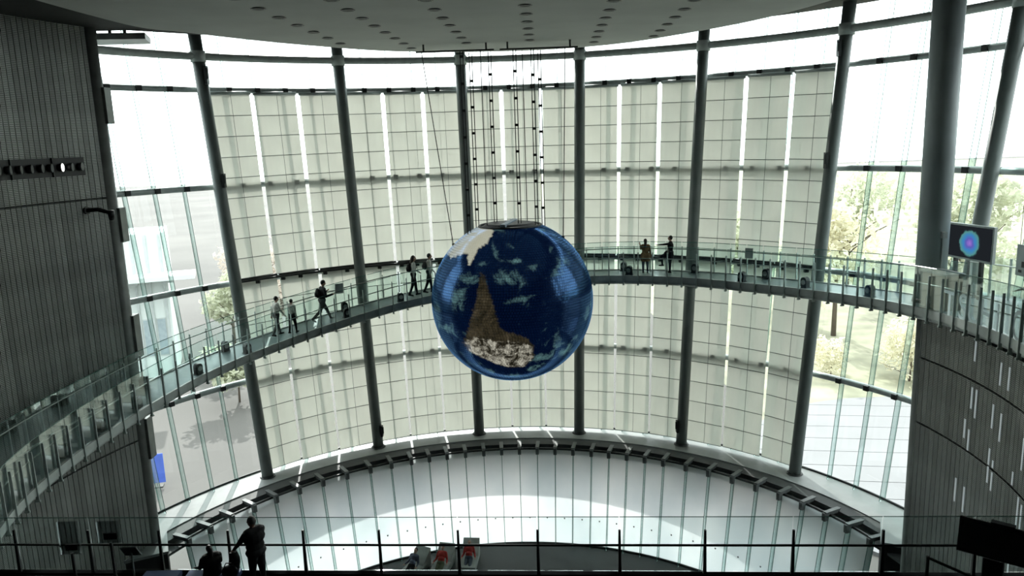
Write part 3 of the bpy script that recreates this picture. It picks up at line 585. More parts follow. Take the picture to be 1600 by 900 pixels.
for i in range(nrow):
    t0, t1 = math.pi * i / nrow, math.pi * (i + 1) / nrow
    if t0 < th0: continue
    tm = (t0 + t1) / 2; n = max(4, round(2 * math.pi * GR * math.sin(tm) / tile))
    dt = gap / GR
    for j in range(n):
        p0 = 2 * math.pi * (j + (.5 if i % 2 else 0)) / n; p1 = 2 * math.pi * (j + 1 + (.5 if i % 2 else 0)) / n; dp = min(gap / (GR * max(math.sin(tm), .05)), .3 * (p1 - p0))
        q = []
        for rr in (GR - 0.018, GR):
            for th, ph in ((t0 + dt, p0 + dp), (t1 - dt, p0 + dp), (t1 - dt, p1 - dp), (t0 + dt, p1 - dp)):
                q.append((rr * math.sin(th) * math.cos(ph), rr * math.sin(th) * math.sin(ph), rr * math.cos(th) + GR))
        b = len(vs); vs += q; fs += [(b + 4, b + 5, b + 6, b + 7), (b, b + 1, b + 5, b + 4), (b + 1, b + 2, b + 6, b + 5), (b + 2, b + 3, b + 7, b + 6), (b + 3, b, b + 4, b + 7)]
me = bpy.data.meshes.new('screen_tiles'); me.from_pydata(vs, [], fs)
V = (np.array(vs) - np.array([0, 0, GR])) / GR
u = V @ np.array(gx); v = V @ np.array(gy); w = V @ np.array(cdir); front = w > -0.02
zx = 488 + u * 405; zy = 447 - v * 405
ice = (inpoly(u, v, ICE) & front).astype(float); land = (inpoly(u, v, LAND) & front).astype(float); light = (inpoly(u, v, LIGHTLAND) & front).astype(float)
cl = np.zeros(len(u))
for x, y, a, b, s, an in CLOUD:
    dx, dy = zx - x, zy - y; c_, s_ = math.cos(R(an)), math.sin(R(an)); X = (dx * c_ + dy * s_) / a; Y = (-dx * s_ + dy * c_) / b
    cl = np.maximum(cl, s * np.exp(-0.8 * (X * X + Y * Y)))
cl = np.where(front, cl, 0.45 + 0.35 * np.sin(5 * V[:, 2] + 3 * V[:, 0]) * np.cos(4 * V[:, 0] - 2 * V[:, 2]))
ca = me.color_attributes.new('paint', 'FLOAT_COLOR', 'POINT'); ca.data.foreach_set('color', np.stack([land, ice, np.clip(cl, 0, 1), light], 1).astype(np.float32).ravel())
m, nt, out = new_mat('globe_screen')
at = node(nt, 'Attribute', attribute_name='paint'); sp = node(nt, 'SeparateColor'); nt.links.new(at.outputs['Color'], sp.inputs[0])
tc = node(nt, 'TexCoord'); nz = node(nt, 'TexNoise', Scale=1.6, Detail=9.0, Roughness=.68, Distortion=1.2); nt.links.new(tc.outputs['Object'], nz.inputs['Vector'])
nf = node(nt, 'TexNoise', Scale=2.6, Detail=12.0, Roughness=.82, Distortion=.5); nt.links.new(tc.outputs['Object'], nf.inputs['Vector'])
def math_(op, a, b=None, clamp=False):
    n_ = node(nt, 'Math', operation=op); n_.use_clamp = clamp
    for k_, x in enumerate((a, b)):
        if x is None: continue
        if isinstance(x, (int, float)): n_.inputs[k_].default_value = x
        else: nt.links.new(x, n_.inputs[k_])
    return n_.outputs[0]
def mixc(f, a, b):
    n_ = node(nt, 'Mix', data_type='RGBA')
    if isinstance(f, float): n_.inputs['Factor'].default_value = f
    else: nt.links.new(f, n_.inputs['Factor'])
    for key, x in (('A', a), ('B', b)):
        if isinstance(x, tuple): n_.inputs[key].default_value = x
        else: nt.links.new(x, n_.inputs[key])
    return n_.outputs['Result']
cfac = math_('MULTIPLY', math_('SUBTRACT', math_('ADD', math_('MULTIPLY', sp.outputs['Blue'], .95), math_('MULTIPLY', math_('ADD', nz.outputs['Fac'], nf.outputs['Fac']), 2.6)), 3.02), 1.1, True)
landf = math_('MULTIPLY', sp.outputs['Red'], 1.0)
speck = math_('MULTIPLY', math_('SUBTRACT', math_('ADD', nf.outputs['Fac'], math_('MULTIPLY', at.outputs['Alpha'], .10)), .57), 9.0, True)
ocean = mixc(nz.outputs['Fac'], (.0003, .0012, .009, 1), (.0012, .007, .030, 1))
landc = mixc(speck, mixc(math_('MULTIPLY', math_('SUBTRACT', nf.outputs['Fac'], .36), 3.4, True), (.004, .005, .003, 1), (.075, .06, .035, 1)), mixc(at.outputs['Alpha'], (.11, .095, .065, 1), (.52, .50, .41, 1)))
c1 = mixc(landf, ocean, landc)
oc = math_('MULTIPLY', cfac, math_('SUBTRACT', 1.0, landf))
c2 = mixc(oc, c1, (.12, .24, .235, 1))
c3 = mixc(sp.outputs['Green'], c2, mixc(nf.outputs['Fac'], (.34, .35, .27, 1), (.60, .59, .46, 1)))
em = node(nt, 'Emission', Strength=1.0); nt.links.new(c3, em.inputs['Color'])
gs = node(nt, 'BsdfGlossy', Color=(.22, .48, 1.0, 1), Roughness=.15); fr = node(nt, 'Fresnel', IOR=1.9); mx = node(nt, 'MixShader')
bk = node(nt, 'BsdfDiffuse', Color=(.004, .006, .008, 1)); ad = node(nt, 'AddShader'); nt.links.new(em.outputs[0], ad.inputs[0]); nt.links.new(bk.outputs[0], ad.inputs[1])
nt.links.new(fr.outputs[0], mx.inputs['Fac']); nt.links.new(ad.outputs[0], mx.inputs[1]); nt.links.new(gs.outputs[0], mx.inputs[2]); nt.links.new(mx.outputs[0], out.inputs['Surface'])
me.materials.append(m); me.update()
st = link(bpy.data.objects.new('screen_tiles', me), gl); st['kind'] = 'stuff'; st['label'] = 'thousands of small square screen tiles showing sea, clouds and land'
g = MB(); nv = 40; nu = 64; vs = []; fs = []
for i in range(nv + 1):
    t = lerp(th0 + .015, math.pi, i / nv)
    for j in range(nu): a = 2 * math.pi * j / nu; vs.append((2.965 * math.sin(t) * math.cos(a), 2.965 * math.sin(t) * math.sin(a), 2.965 * math.cos(t) + GR))
for i in range(nv):
    for j in range(nu): fs.append((i * nu + j, (i + 1) * nu + j, (i + 1) * nu + (j + 1) % nu, i * nu + (j + 1) % nu))
g.add(vs, fs).build('core', M_BLACK, gl, True)
zr = GR + GR * math.cos(th0); rr = GR * math.sin(th0)
g = MB(); g.tube([(rr * math.cos(2 * math.pi * j / 40), rr * math.sin(2 * math.pi * j / 40), zr) for j in range(41)], .05, 8); g.build('top_ring', M_DARK, gl, True)
g = MB(); g.tube([(0, 0, zr - .1), (0, 0, zr - .04), (0, 0, zr + .1)], [rr, rr - .02, rr * .75], 40); g.build('top_hatch', M_BLACK, gl)
g = MB(); g.box((-.03, 0, zr + .09), (.2, 2 * rr - .1, .1), Matrix.Rotation(R(-12), 3, 'Z')); g.build('hatch_strap', mat('strap_blue', (.3, .38, .48), .5), gl)
# suspension cables
CAB = [(-1.48, 1), (-1.20, 1), (-.82, 0), (-.52, 1), (.36, 1), (.65, 0), (.98, 1), (1.25, 1)]
hoo = ['leftmost', 'second from the left', 'third from the left', 'fourth from the left', 'fifth from the left', 'sixth from the left', 'seventh from the left', 'rightmost']
RZ = 3.12
for i, (x, pair) in enumerate(CAB):
    y = 28.3 + (.35 if i % 2 else -.35); zb = GC.z + math.sqrt(GR ** 2 - min(x * x + (y - 28.3) ** 2, 8.5)) - .1
    c = tag(empty('suspension_cable', (x, y, zb)), 'thin black %s above the globe, %s in the bundle' % ('clamped double cable' if pair else 'single cable', hoo[i]), 'cable', 'cables above the globe')
    for d in ((-.05, .05) if pair else (0,)):
        g = MB(); g.tube([(d, 0, 0), (d, 0, RZ - zb)], .018, 6); g.build('wire', M_BLACK, c)
    if pair:
        z = .75
        while z < RZ - zb - .2:
            g = MB(); g.box((0, 0, z), (.14, .08, .09)); g.build('clamp', M_BLACK, c); z += .92
for s, x0, x1, lab in ((-1, -2.1, -2.9, 'single thin cable slanting up left of the globe'), (1, 1.95, 2.15, 'single thin cable at the right side above the globe')):
    zb = GC.z + math.sqrt(9 - x0 * x0); c = tag(empty('suspension_cable', (x0, 28.3, zb)), lab, 'cable', 'cables above the globe')
    g = MB(); g.tube([(0, 0, -.05), (x1 - x0, 0, RZ - zb)], .017, 6); g.build('wire', M_BLACK, c); g = MB(); g.box((0, 0, 0), (.08, .08, .1)); g.build('anchor', M_BLACK, c)
for x0, x1, lab in ((-3.1, -.35, 'dark steel cable rail under the ceiling, left one'), (-.15, 2.6, 'dark steel cable rail under the ceiling, right one')):
    c = tag(empty('cable_rail', ((x0 + x1) / 2, 28.3, RZ)), lab, 'rail', 'cable rails under the ceiling')
    g = MB(); g.box((0, 0, .03), (x1 - x0, .12, .05)); g.build('beam', M_DARK, c)
    for d in (-.4, .4):
        g = MB(); g.box(((x1 - x0) * d, 0, .17), (.06, .06, .24)); g.build('hanger', M_DARK, c)

# ------------------------------------------------------------------ mezzanine railing
ry = RAILY
rl = tag(empty('mezzanine_railing', (0, ry(0), MEZZZ)), 'dark metal railing with glass panels along the front edge of the mezzanine', 'railing'); off = -rl.location
RX = [-12.9, -11.2, -9.5, -7.9, -6.35, -4.69, -3.03, -1.33, 0.36, 2.08, 3.85, 5.65, 7.45, 9.28, 11.1]
for i, x in enumerate(RX):
    g = MB(); g.hexa([Vector(v) for v in ((x - .035, ry(x) - .03, MEZZZ), (x + .035, ry(x) - .03, MEZZZ), (x + .035, ry(x) + .03, MEZZZ), (x - .035, ry(x) + .03, MEZZZ), (x - .022, ry(x) - .02, MEZZZ + 1.03), (x + .022, ry(x) - .02, MEZZZ + 1.03), (x + .022, ry(x) + .02, MEZZZ + 1.03), (x - .022, ry(x) + .02, MEZZZ + 1.03))])
    g.v = [tuple(Vector(v) + off) for v in g.v]; g.build('post', M_DARK, rl)
    if i + 1 < len(RX):
        x2 = RX[i + 1]; y1, y2 = ry(x) + .05, ry(x2) + .05
        P4 = [Vector((x + .01, y1, MEZZZ + .06)), Vector((x2 - .01, y2, MEZZZ + .06)), Vector((x2 - .01, y2 + .012, MEZZZ + .06)), Vector((x + .01, y1 + .012, MEZZZ + .06))]
        g = MB(); g.hexa([p + off for p in P4] + [p + off + Vector((0, 0, 1.24)) for p in P4]); gp = g.build('glass_panel', M_RAILGLASS, rl)
        g = MB(); g.tube([P4[0] + off + Vector((0, 0, 1.24)), P4[1] + off + Vector((0, 0, 1.24))], .009, 4); g.build('top_edge', M_EDGE, gp)
g = MB(); g.tube([Vector((x, ry(x) - .05, MEZZZ + .71)) + off for x in (RX[0], RX[-1])], .026, 8); g.build('handrail', M_DARK, rl, True)
g = MB(); xa, xb = RX[0], RX[-1]; g.hexa([Vector(v) + off for v in ((xa, ry(xa) - .06, MEZZZ), (xb, ry(xb) - .06, MEZZZ), (xb, ry(xb) + .08, MEZZZ), (xa, ry(xa) + .08, MEZZZ), (xa, ry(xa) - .06, MEZZZ + .03), (xb, ry(xb) - .06, MEZZZ + .03), (xb, ry(xb) + .08, MEZZZ + .03), (xa, ry(xa) + .08, MEZZZ + .03))]); g.build('base_shoe', mat('railing_base', (.01, .011, .012), 1.0, spec=0.0), rl)
# stair handrail at the right and information kiosk
sr = tag(empty('stair_handrail', (8.25, 14.35, MEZZZ)), 'sloping black stair handrail left of the kiosk', 'handrail')
g = MB(); g.tube([(0, 0, 0), (0, 0, .56)], .035, 8); g.build('post', M_DARK, sr); g = MB(); g.tube([(0, 0, .53), (.62, -.35, .33), (1.15, -.7, .12)], .03, 8); g.build('rail', M_DARK, sr)
ki = tag(empty('information_kiosk', (9.2, 13.75, MEZZZ), R(-40)), 'big black angled information screen on a thick pedestal at the right', 'kiosk')
g = MB(); g.box((0, 0, .42), (.34, .24, .84)); g.build('pedestal', M_BLACK, ki); g = MB(); g.box((0, 0, .02), (.6, .5, .04)); g.build('foot', M_BLACK, ki)
Mt = Matrix.Rotation(R(-14), 3, 'X')
g = MB(); g.box((.1, -.05, 1.2), (1.45, .08, .68), Mt); g.build('screen_case', M_BLACK, ki); g = MB(); g.box((.1, -.1, 1.2), (1.36, .012, .6), Mt); g.build('screen_glass', mat('screen_glass', (.01, .012, .014), .15), ki)
g = MB(); g.box((.1, .02, 1.52), (.4, .14, .12)); g.build('sensor_box', M_DARK, ki)
# dim boards at the left
for (x, y, w_, zt, zb, lab) in ((-9.42, 14.95, .42, -7.48, -8.2, 'dim grey display board on a stem, left one behind the railing corner'), (-8.58, 14.95, .46, -7.5, -7.98, 'dim grey display board on a stem, right one of two')):
    b = tag(empty('display_board', (x, y, MEZZZ)), lab, 'board', 'dim display boards at the lower left')
    g = MB(); g.box((0, 0, (zt + zb) / 2 - MEZZZ), (w_, .05, zt - zb)); g.build('panel', (MATS.get('board_smoke') or glass_mat('board_smoke', (.55, .58, .58), .6)), b); g = MB(); g.box((0, .03, (zb - MEZZZ) / 2), (.05, .05, zb - MEZZZ)); g.build('stem', M_DARK, b)
    g = MB(); g.box((0, .02, .015), (.4, .3, .03)); g.build('foot', M_DARK, b); g = MB(); g.box((.04, -.032, zb - MEZZZ + .16), (w_ * .6, .012, .14)); g.build('label_plate', M_BLACK, b)
tp = tag(empty('tilted_panel', (-8.12, 14.85, MEZZZ)), 'tilted clear panel stand near the left end of the railing', 'stand')
g = MB(); g.box((0, 0, 1.0), (.34, .03, .34), Matrix.Rotation(R(35), 3, 'X')); g.build('plate', mat('plate_grey', (.10, .12, .12), .4), tp); g = MB(); g.tube([(0, 0, 0), (0, .02, .95)], .02, 8); g.build('pole', M_STEEL, tp); g = MB(); g.box((0, 0, .012), (.3, .3, .024)); g.build('foot', M_STEEL, tp)
def bench(x, y, w_, lab):
    b = tag(empty('bench', (x, y, MEZZZ)), lab, 'bench', 'blue benches by the railing')
    g = MB(); g.box((0, 0, .40), (w_, .5, .1)); g.build('seat', M_BLUE, b)
    for sx in (-1, 1):
        for sy in (-1, 1):
            g = MB(); g.box((sx * (w_ / 2 - .08), sy * .18, .175), (.06, .06, .35)); g.build('leg', M_DARK, b)
bench(-7.55, 14.75, .75, 'low blue bench left of the seated person'); bench(-6.45, 14.72, 1.1, 'low blue bench under the seated person')

# ------------------------------------------------------------------ people
SKIN = mat('skin', (.42, .26, .19), .55)
HAIRB = mat('hair_black', (.012, .011, .010), .5); HAIRG = mat('hair_grey', (.20, .20, .19), .6); HAIRBR = mat('hair_brown', (.035, .02, .014), .5)
EYEM = mat('eye', (.01, .01, .012), .2); MOUTH = mat('lips', (.28, .12, .10), .5)
def cloth(n_, c): return MATS.get('cloth_' + n_) or mat('cloth_' + n_, c, .85, 0, .15, 12.0)
def person(label, loc, rz, H, top, bottom, shoes, hair, pose, bulk=1.0, longhair=False, skirt=0.0, sit=None, voxel=.013, cat='person', group=None, hood=False):
    """pose: lean, thigh(l,r), knee(l,r), arm(l,r)=(pitch, spread, elbow), head(yaw, pitch)"""
    root = tag(empty('person', loc, rz), label, cat, group)
    prim = []; g = MB()
    def cap(a, b, ra, rb, mi): g.capsule(a, b, ra * H, rb * H); prim.append((Vector(a), Vector(b), (ra + rb) / 2 * H, mi))
    def el(c, r_, mi, M_=None): g.ell(c, [x * H for x in r_], M_); prim.append((Vector(c), Vector(c), sum(r_) / 3 * H, mi))
    lean = R(pose.get('lean', 0)); Ml = Matrix.Rotation(-lean, 3, 'X')
    pel = Vector((0, 0, 0))
    def tor(x, y, z): return pel + Ml @ Vector((x * H, y * H, z * H))
    el(tor(0, 0, .01), (.092 * bulk, .068 * bulk, .075), 2 if not skirt else 1); el(tor(0, .0, .09), (.082 * bulk, .060 * bulk, .09), 1); el(tor(0, -.002, .20), (.098 * bulk, .066 * bulk, .11), 1)
    cap(tor(-.078, 0, .272), tor(.078, 0, .272), .042 * bulk, .042 * bulk, 1)
    cap(tor(0, 0, .30), tor(0, .008, .35), .030, .028, 0)
    if hood: el(tor(0, -.02, .325), (.06, .05, .045), 1)
    Mh = Ml @ Matrix.Rotation(R(pose.get('head', (0, 0))[0]), 3, 'Z') @ Matrix.Rotation(R(-pose.get('head', (0, 0))[1]), 3, 'X')
    hc = tor(0, .012, .405)
    def hd(x, y, z): return hc + Mh @ Vector((x * H, y * H, z * H))
    el(hc, (.046, .058, .066), 0, Mh); el(hd(0, .018, -.03), (.034, .036, .036), 0, Mh); el(hd(0, .062, -.008), (.009, .013, .014), 0, Mh)
    for s in (-1, 1): el(hd(.047 * s, -.002, -.005), (.007, .012, .017), 0, Mh)
    lows = []
    for k_, s in enumerate((-1, 1)):
        hip = pel + Vector((.05 * s * H, 0, -.02 * H)); th_ = R(pose.get('thigh', (0, 0))[k_]); kn = R(pose.get('knee', (0, 0))[k_]); ab = R(pose.get('spread', 2))
        d1 = Vector((s * math.sin(ab), math.cos(ab) * math.sin(th_), -math.cos(ab) * math.cos(th_))); knee = hip + d1 * .245 * H
        d2 = Vector((0, math.sin(th_ - kn), -math.cos(th_ - kn))); ank = knee + d2 * .235 * H
        cap(hip, knee, .058 * (1 + (bulk - 1) * .4), .042, 2); cap(knee, ank, .040, .026, 2)
        ft = Vector((.012 * s, math.cos(th_ - kn), math.sin(th_ - kn) * .6)).normalized(); fa = ank + Vector((0, 0, -.018 * H))
        cap(fa - ft * .02 * H, fa + ft * .085 * H, .026, .021, 3); lows.append(fa.z - .026 * H)
        if skirt: cap(hip + Vector((0, 0, .02 * H)), hip + (d1 * .245 * H) * skirt, .075 * bulk, .085 * bulk, 1)
    hands = []
    for k_, s in enumerate((-1, 1)):
        p_, sp_, eb = [R(x) for x in pose.get('arm', ((5, 8, 12), (5, 8, 12)))[k_]]
        sh = tor(.098 * s * bulk ** .5, 0, .268); d1 = Vector((s * math.sin(sp_), math.cos(sp_) * math.sin(p_), -math.cos(sp_) * math.cos(p_))); elb = sh + d1 * .165 * H
        tw = pose.get('twist', (0, 0))[k_]
        d2 = Vector((s * math.sin(sp_) + s * R(tw), math.cos(sp_) * math.sin(p_ + eb), -math.cos(sp_) * math.cos(p_ + eb))).normalized(); wr_ = elb + d2 * .145 * H
        cap(sh, elb, .034 * bulk ** .6, .027 * bulk ** .5, 1); cap(elb, wr_, .026 * bulk ** .5, .019, 1); cap(wr_, wr_ + d2 * .035 * H, .017, .018, 0); hands.append((wr_, d2, s))
    zmin = min(lows)
    o = g.build('tmp_body', SKIN)
    md = o.modifiers.new('r', 'REMESH'); md.mode = 'VOXEL'; md.voxel_size = voxel; md2 = o.modifiers.new('s', 'SMOOTH'); md2.factor = .5; md2.iterations = 4
    bpy.context.view_layer.update(); me = bpy.data.meshes.new_from_object(o.evaluated_get(bpy.context.evaluated_depsgraph_get())); bpy.data.objects.remove(o)
    n_ = len(me.vertices); co = np.empty(n_ * 3); me.vertices.foreach_get('co', co); co = co.reshape(-1, 3)
    npf = len(me.polygons); fc = np.empty(npf * 3); me.polygons.foreach_get('center', fc); fc = fc.reshape(-1, 3)
    best = np.full(npf, 1e9); mi = np.zeros(npf, int)
    for a, b, r_, k_ in prim:
        a = np.array(a); b = np.array(b); ab = b - a; L = ab @ ab; t = np.clip(((fc - a) @ ab) / L, 0, 1) if L > 1e-9 else np.zeros(npf)
        d = np.linalg.norm(fc - (a + t[:, None] * ab), axis=1) - r_; q = d < best; best[q] = d[q]; mi[q] = k_
    vs = [tuple(x) for x in co]; fs = [tuple(p.vertices) for p in me.polygons]; bpy.data.meshes.remove(me)
    B = MB(); B.v = vs; B.f = fs; B.mi = [int(x) for x in mi]
    for wr_, d2, s in hands:     # palm ends in five bent fingers, thumb from the side
        side = d2.cross(Vector((0, 0, 1)) if abs(d2.z) < .8 else Vector((0, 1, 0))).normalized(); bend = side.cross(d2).normalized(); palm = wr_ + d2 * .045 * H
        F_ = MB()
        for q, (o_, ln_) in enumerate(((-.013, .034), (-.0045, .042), (.0045, .040), (.013, .031))):
            a = palm + side * o_ * H; F_.tube([a - d2 * .012 * H, a + d2 * ln_ * .5 * H, a + d2 * ln_ * .85 * H + bend * .012 * H], [.0052 * H, .0048 * H, .0036 * H], 6)
        a = wr_ + d2 * .022 * H - side * .016 * H * s; F_.tube([a, a + (d2 * .7 - side * s * .7) * .02 * H, a + (d2 * .9 - side * s * .5) * .036 * H], [.006 * H, .0055 * H, .004 * H], 6)
        b0 = len(B.v); B.v += F_.v; B.f += [tuple(i_ + b0 for i_ in f_) for f_ in F_.f]; B.mi += [0] * len(F_.f)
    zoff = -zmin if sit is None else sit + .06 * H
    B.v = [(x, y, z + zoff) for x, y, z in B.v]
    B.build('body', [SKIN, top, bottom, shoes], root, True)
    up_ = Vector((0, 0, zoff)); h_ = MB(); h_.ell(hd(0, -.012, .014) + up_, [x * H for x in (.0505, .056, .062)], Mh, 16, 10)
    if longhair: h_.capsule(hd(0, -.035, -.01) + up_, tor(0, -.055, .25) + up_, .046 * H, .034 * H)
    h_.build('hair', hair, root, True)
    for s in (-1, 1):
        e_ = MB(); e_.ell(hd(.018 * s, .054, .002) + up_, [.0065 * H, .004 * H, .005 * H], Mh, 8, 6); e_.build('eye', EYEM, root, True)
    e_ = MB(); e_.ell(hd(0, .052, -.036) + up_, [.014 * H, .004 * H, .004 * H], Mh, 8, 6); e_.build('mouth', MOUTH, root, True)
    return root, (lambda x, y, z: tor(x, y, z) + up_), [(w_ + up_, d_) for w_, d_, s_ in hands]
def rampface(az): return R(-(90 + az))
WHITE = cloth('pale', (.66, .66, .60)); NAVY = cloth('dark', (.022, .025, .028)); JEAN = cloth('denim', (.06, .075, .10)); BROWN = cloth('brown', (.20, .115, .05)); BLACKC = cloth('black', (.009, .010, .011)); GREYC = cloth('grey', (.10, .10, .10)); TAN = cloth('tan', (.30, .24, .18)); RED = cloth('red', (.36, .03, .025)); SHOE = cloth('shoe', (.03, .03, .03)); WSHOE = cloth('white_shoe', (.6, .6, .58)); OLIVE = cloth('olive', (.09, .10, .06))
def wpos(az, r_): return rp(az, r_)
gp_ = 'people on the curved walkway'
person('person in a pale top and dark bottoms walking at the left of the walkway pair', wpos(-43.2, 12.9), rampface(-43.2), 1.55, WHITE, GREYC, SHOE, HAIRB, dict(thigh=(14, -12), knee=(4, 12), arm=((-18, 8, 10), (16, 8, 20)), lean=4), 1.22, group=gp_)
person('smaller person in a white top and black trousers, right of the walkway pair', wpos(-41.0, 12.55), rampface(-41) + R(25), 1.34, WHITE, BLACKC, SHOE, HAIRB, dict(thigh=(-8, 12), knee=(10, 6), arm=((30, 14, 50), (-6, 10, 12)), head=(20, 5)), 1.25, group=gp_)
_, tr, _h = person('striding person in a dark jacket and grey trousers, head bowed', wpos(-34.8, 12.75), rampface(-34.8), 1.74, NAVY, GREYC, WSHOE, HAIRB, dict(thigh=(30, -22), knee=(8, 30), arm=((12, 10, 105), (8, 10, 95)), lean=7, head=(0, 14)), 1.3, group=gp_)
def worn_bag(root_loc, rz, tr, label, H, m_):
    b = tag(empty('backpack', root_loc, rz), label, 'backpack'); c = tr(0, -.105, .17)
    g = MB(); g.ell(c, (.085 * H, .055 * H, .115 * H), None, 14, 10); g.build('bag', m_, b, True)
    g = MB(); g.ell(c + Vector((0, -.05 * H, -.03 * H)), (.06 * H, .025 * H, .06 * H)); g.build('front_pocket', m_, b, True)
    for s in (-1, 1):
        g = MB(); g.tube([tr(.055 * s, -.06, .25), tr(.06 * s, -.02, .325), tr(.062 * s, .055, .27), tr(.058 * s, .078, .18), tr(.07 * s, -.02, .1)], .009 * H, 6); g.build('strap', m_, b, True)
worn_bag(wpos(-34.8, 12.75), rampface(-34.8), tr, 'black backpack worn by the striding person in dark jacket', 1.74, BLACKC)
_, tr, _h = person('long haired person in a white top and black trousers walking left of the globe', wpos(-17.2, 12.75), rampface(-17.2), 1.70, WHITE, BLACKC, SHOE, HAIRBR, dict(thigh=(12, -10), knee=(4, 12), arm=((15, 8, 40), (-10, 8, 12)), lean=2), 1.18, True, group=gp_)
worn_bag(wpos(-17.2, 12.75), rampface(-17.2), tr, 'dark backpack worn by the long haired person', 1.70, BLACKC)
_, tr, _h = person('person in a pale top partly hidden by the left edge of the globe', wpos(-14.2, 12.75), rampface(-14.2), 1.66, WHITE, BLACKC, SHOE, HAIRB, dict(thigh=(10, -12), knee=(4, 12), arm=((10, 8, 30), (-6, 8, 10)), lean=3), 1.18, group=gp_)
worn_bag(wpos(-14.2, 12.75), rampface(-14.2), tr, 'grey backpack worn by the person beside the globe', 1.66, GREYC)
person('person in a brown coat seen from behind, hands raised to the face', wpos(27.4, 12.75), R(-12), 1.40, BROWN, JEAN, SHOE, HAIRBR, dict(arm=((48, 10, 105), (4, 10, 10)), head=(10, 8), spread=3), 1.2, True, .35, group=gp_)
person('person in a long black coat pointing left with one knee raised', wpos(31.6, 13.05), R(75), 1.50, BLACKC, NAVY, SHOE, HAIRB, dict(thigh=(0, 72), knee=(0, 78), arm=((84, 6, 2), (10, 12, 20)), head=(-10, 0), lean=-2), 1.3, False, .3, group=gp_)
person('dark haired person in a tan jacket behind the lettered glass', wpos(93.6, 13.55), R(30), 1.28, TAN, GREYC, SHOE, HAIRB, dict(arm=((25, 10, 40), (20, 10, 40))), 1.15)
# standing man and seated person by the railing
MX, MY = -5.52, 14.85
_, tr, hh = person('dark silhouetted man with grey hair standing at the railing', (MX, MY, MEZZZ), R(52), 1.64, BLACKC, NAVY, SHOE, HAIRG, dict(thigh=(6, -3), knee=(4, 3), arm=((40, 8, 4), (30, 10, 20)), lean=4, head=(20, 6)), 1.55, voxel=.011)
hp = hh[0][0] + hh[0][1] * .05
c_ = tag(empty('hanging_cloth', (MX, MY, MEZZZ), R(52)), 'long dark cloth hanging from the hand of the standing man', 'cloth')
g = MB(); pts_ = []; n = 9
for i in range(n):
    z = lerp(hp.z - .03, .18, i / (n - 1)); w_ = .05 + .035 * math.sin(i * .5); pts_.append((hp.x + .01 * math.sin(i), hp.y + .012 * math.cos(i * 1.3), z, w_))
vs = []; fs = []
for x, y, z, w_ in pts_:
    for j in range(10): a = 2 * math.pi * j / 10; vs.append((x + w_ * 1.6 * math.cos(a), y + w_ * math.sin(a) * (1 + .25 * math.sin(3 * a)), z))
for i in range(n - 1):
    for j in range(10): fs.append((i * 10 + j, i * 10 + (j + 1) % 10, (i + 1) * 10 + (j + 1) % 10, (i + 1) * 10 + j))
fs += [tuple(range(10)), tuple(reversed(range((n - 1) * 10, n * 10)))]
g.add(vs, fs).build('fabric', BLACKC, c_, True)
person('dark hooded person seated low on the blue bench by the railing', (-6.4, 14.72, MEZZZ), R(40), 1.22, BLACKC, BLACKC, SHOE, HAIRB, dict(thigh=(80, 80), knee=(80, 80), arm=((20, 12, 50), (20, 12, 50)), lean=12, head=(0, 20)), 1.95, True, sit=.45, hood=True, voxel=.011)
hb = tag(empty('shoulder_bag', (-6.02, 14.62, MEZZZ + .45)), 'dark bag on the bench beside the seated person', 'bag')
g = MB(); g.ell((0, 0, .14), (.17, .10, .14), None, 14, 10); g.build('bag_body', NAVY, hb, True); g = MB(); g.tube([(-.12, 0, .22), (-.06, 0, .33), (.06, 0, .33), (.12, 0, .22)], .012, 6); g.build('handle', BLACKC, hb, True)
# people lying back on loungers on the hall floor
def lounger(x, y, rz, lab, plab, top, bot, hair):
    b = tag(empty('floor_lounger', (x, y, FLOORZ), rz), lab, 'lounger', 'loungers on the hall floor')
    cv = MATS.get('lounger_cover') or mat('lounger_cover', (.30, .32, .30), .8)
    g = MB(); g.hexa([Vector(v) for v in ((-.36, -.55, .02), (.36, -.55, .02), (.36, .35, .02), (-.36, .35, .02), (-.36, -.55, .26), (.36, -.55, .26), (.36, .35, .30), (-.36, .35, .30))]); g.build('seat_cushion', cv, b)
    g = MB(); g.hexa([Vector(v) for v in ((-.36, .26, .02), (.36, .26, .02), (.36, .95, .02), (-.36, .95, .02), (-.36, .33, .30), (.36, .33, .30), (.36, 1.0, .82), (-.36, 1.0, .82))]); g.build('back_cushion', cv, b)
    person(plab, (x, y, FLOORZ), rz + math.pi, 1.65, top, bot, SHOE, hair, dict(lean=-38, thigh=(72, 66), knee=(34, 40), arm=((20, 14, 60), (20, 14, 60)), head=(0, 10)), 1.15, sit=.30, voxel=.016, group='people lying back on the hall floor')
lounger(-4.75, 30.6, R(-28), 'pale floor lounger, leftmost of the three on the hall floor', 'reclining person in dark blue clothes on the leftmost floor lounger', cloth('slate', (.08, .09, .13)), BLACKC, HAIRB)
lounger(-3.5, 30.75, R(-14), 'pale floor lounger in the middle of the three on the hall floor', 'reclining person in a red top and olive trousers on the middle lounger', RED, OLIVE, HAIRG)
lounger(-2.3, 31.1, R(-6), 'pale floor lounger, rightmost of the three on the hall floor', 'reclining person in a red top and blue jeans on the right lounger', RED, JEAN, HAIRG)

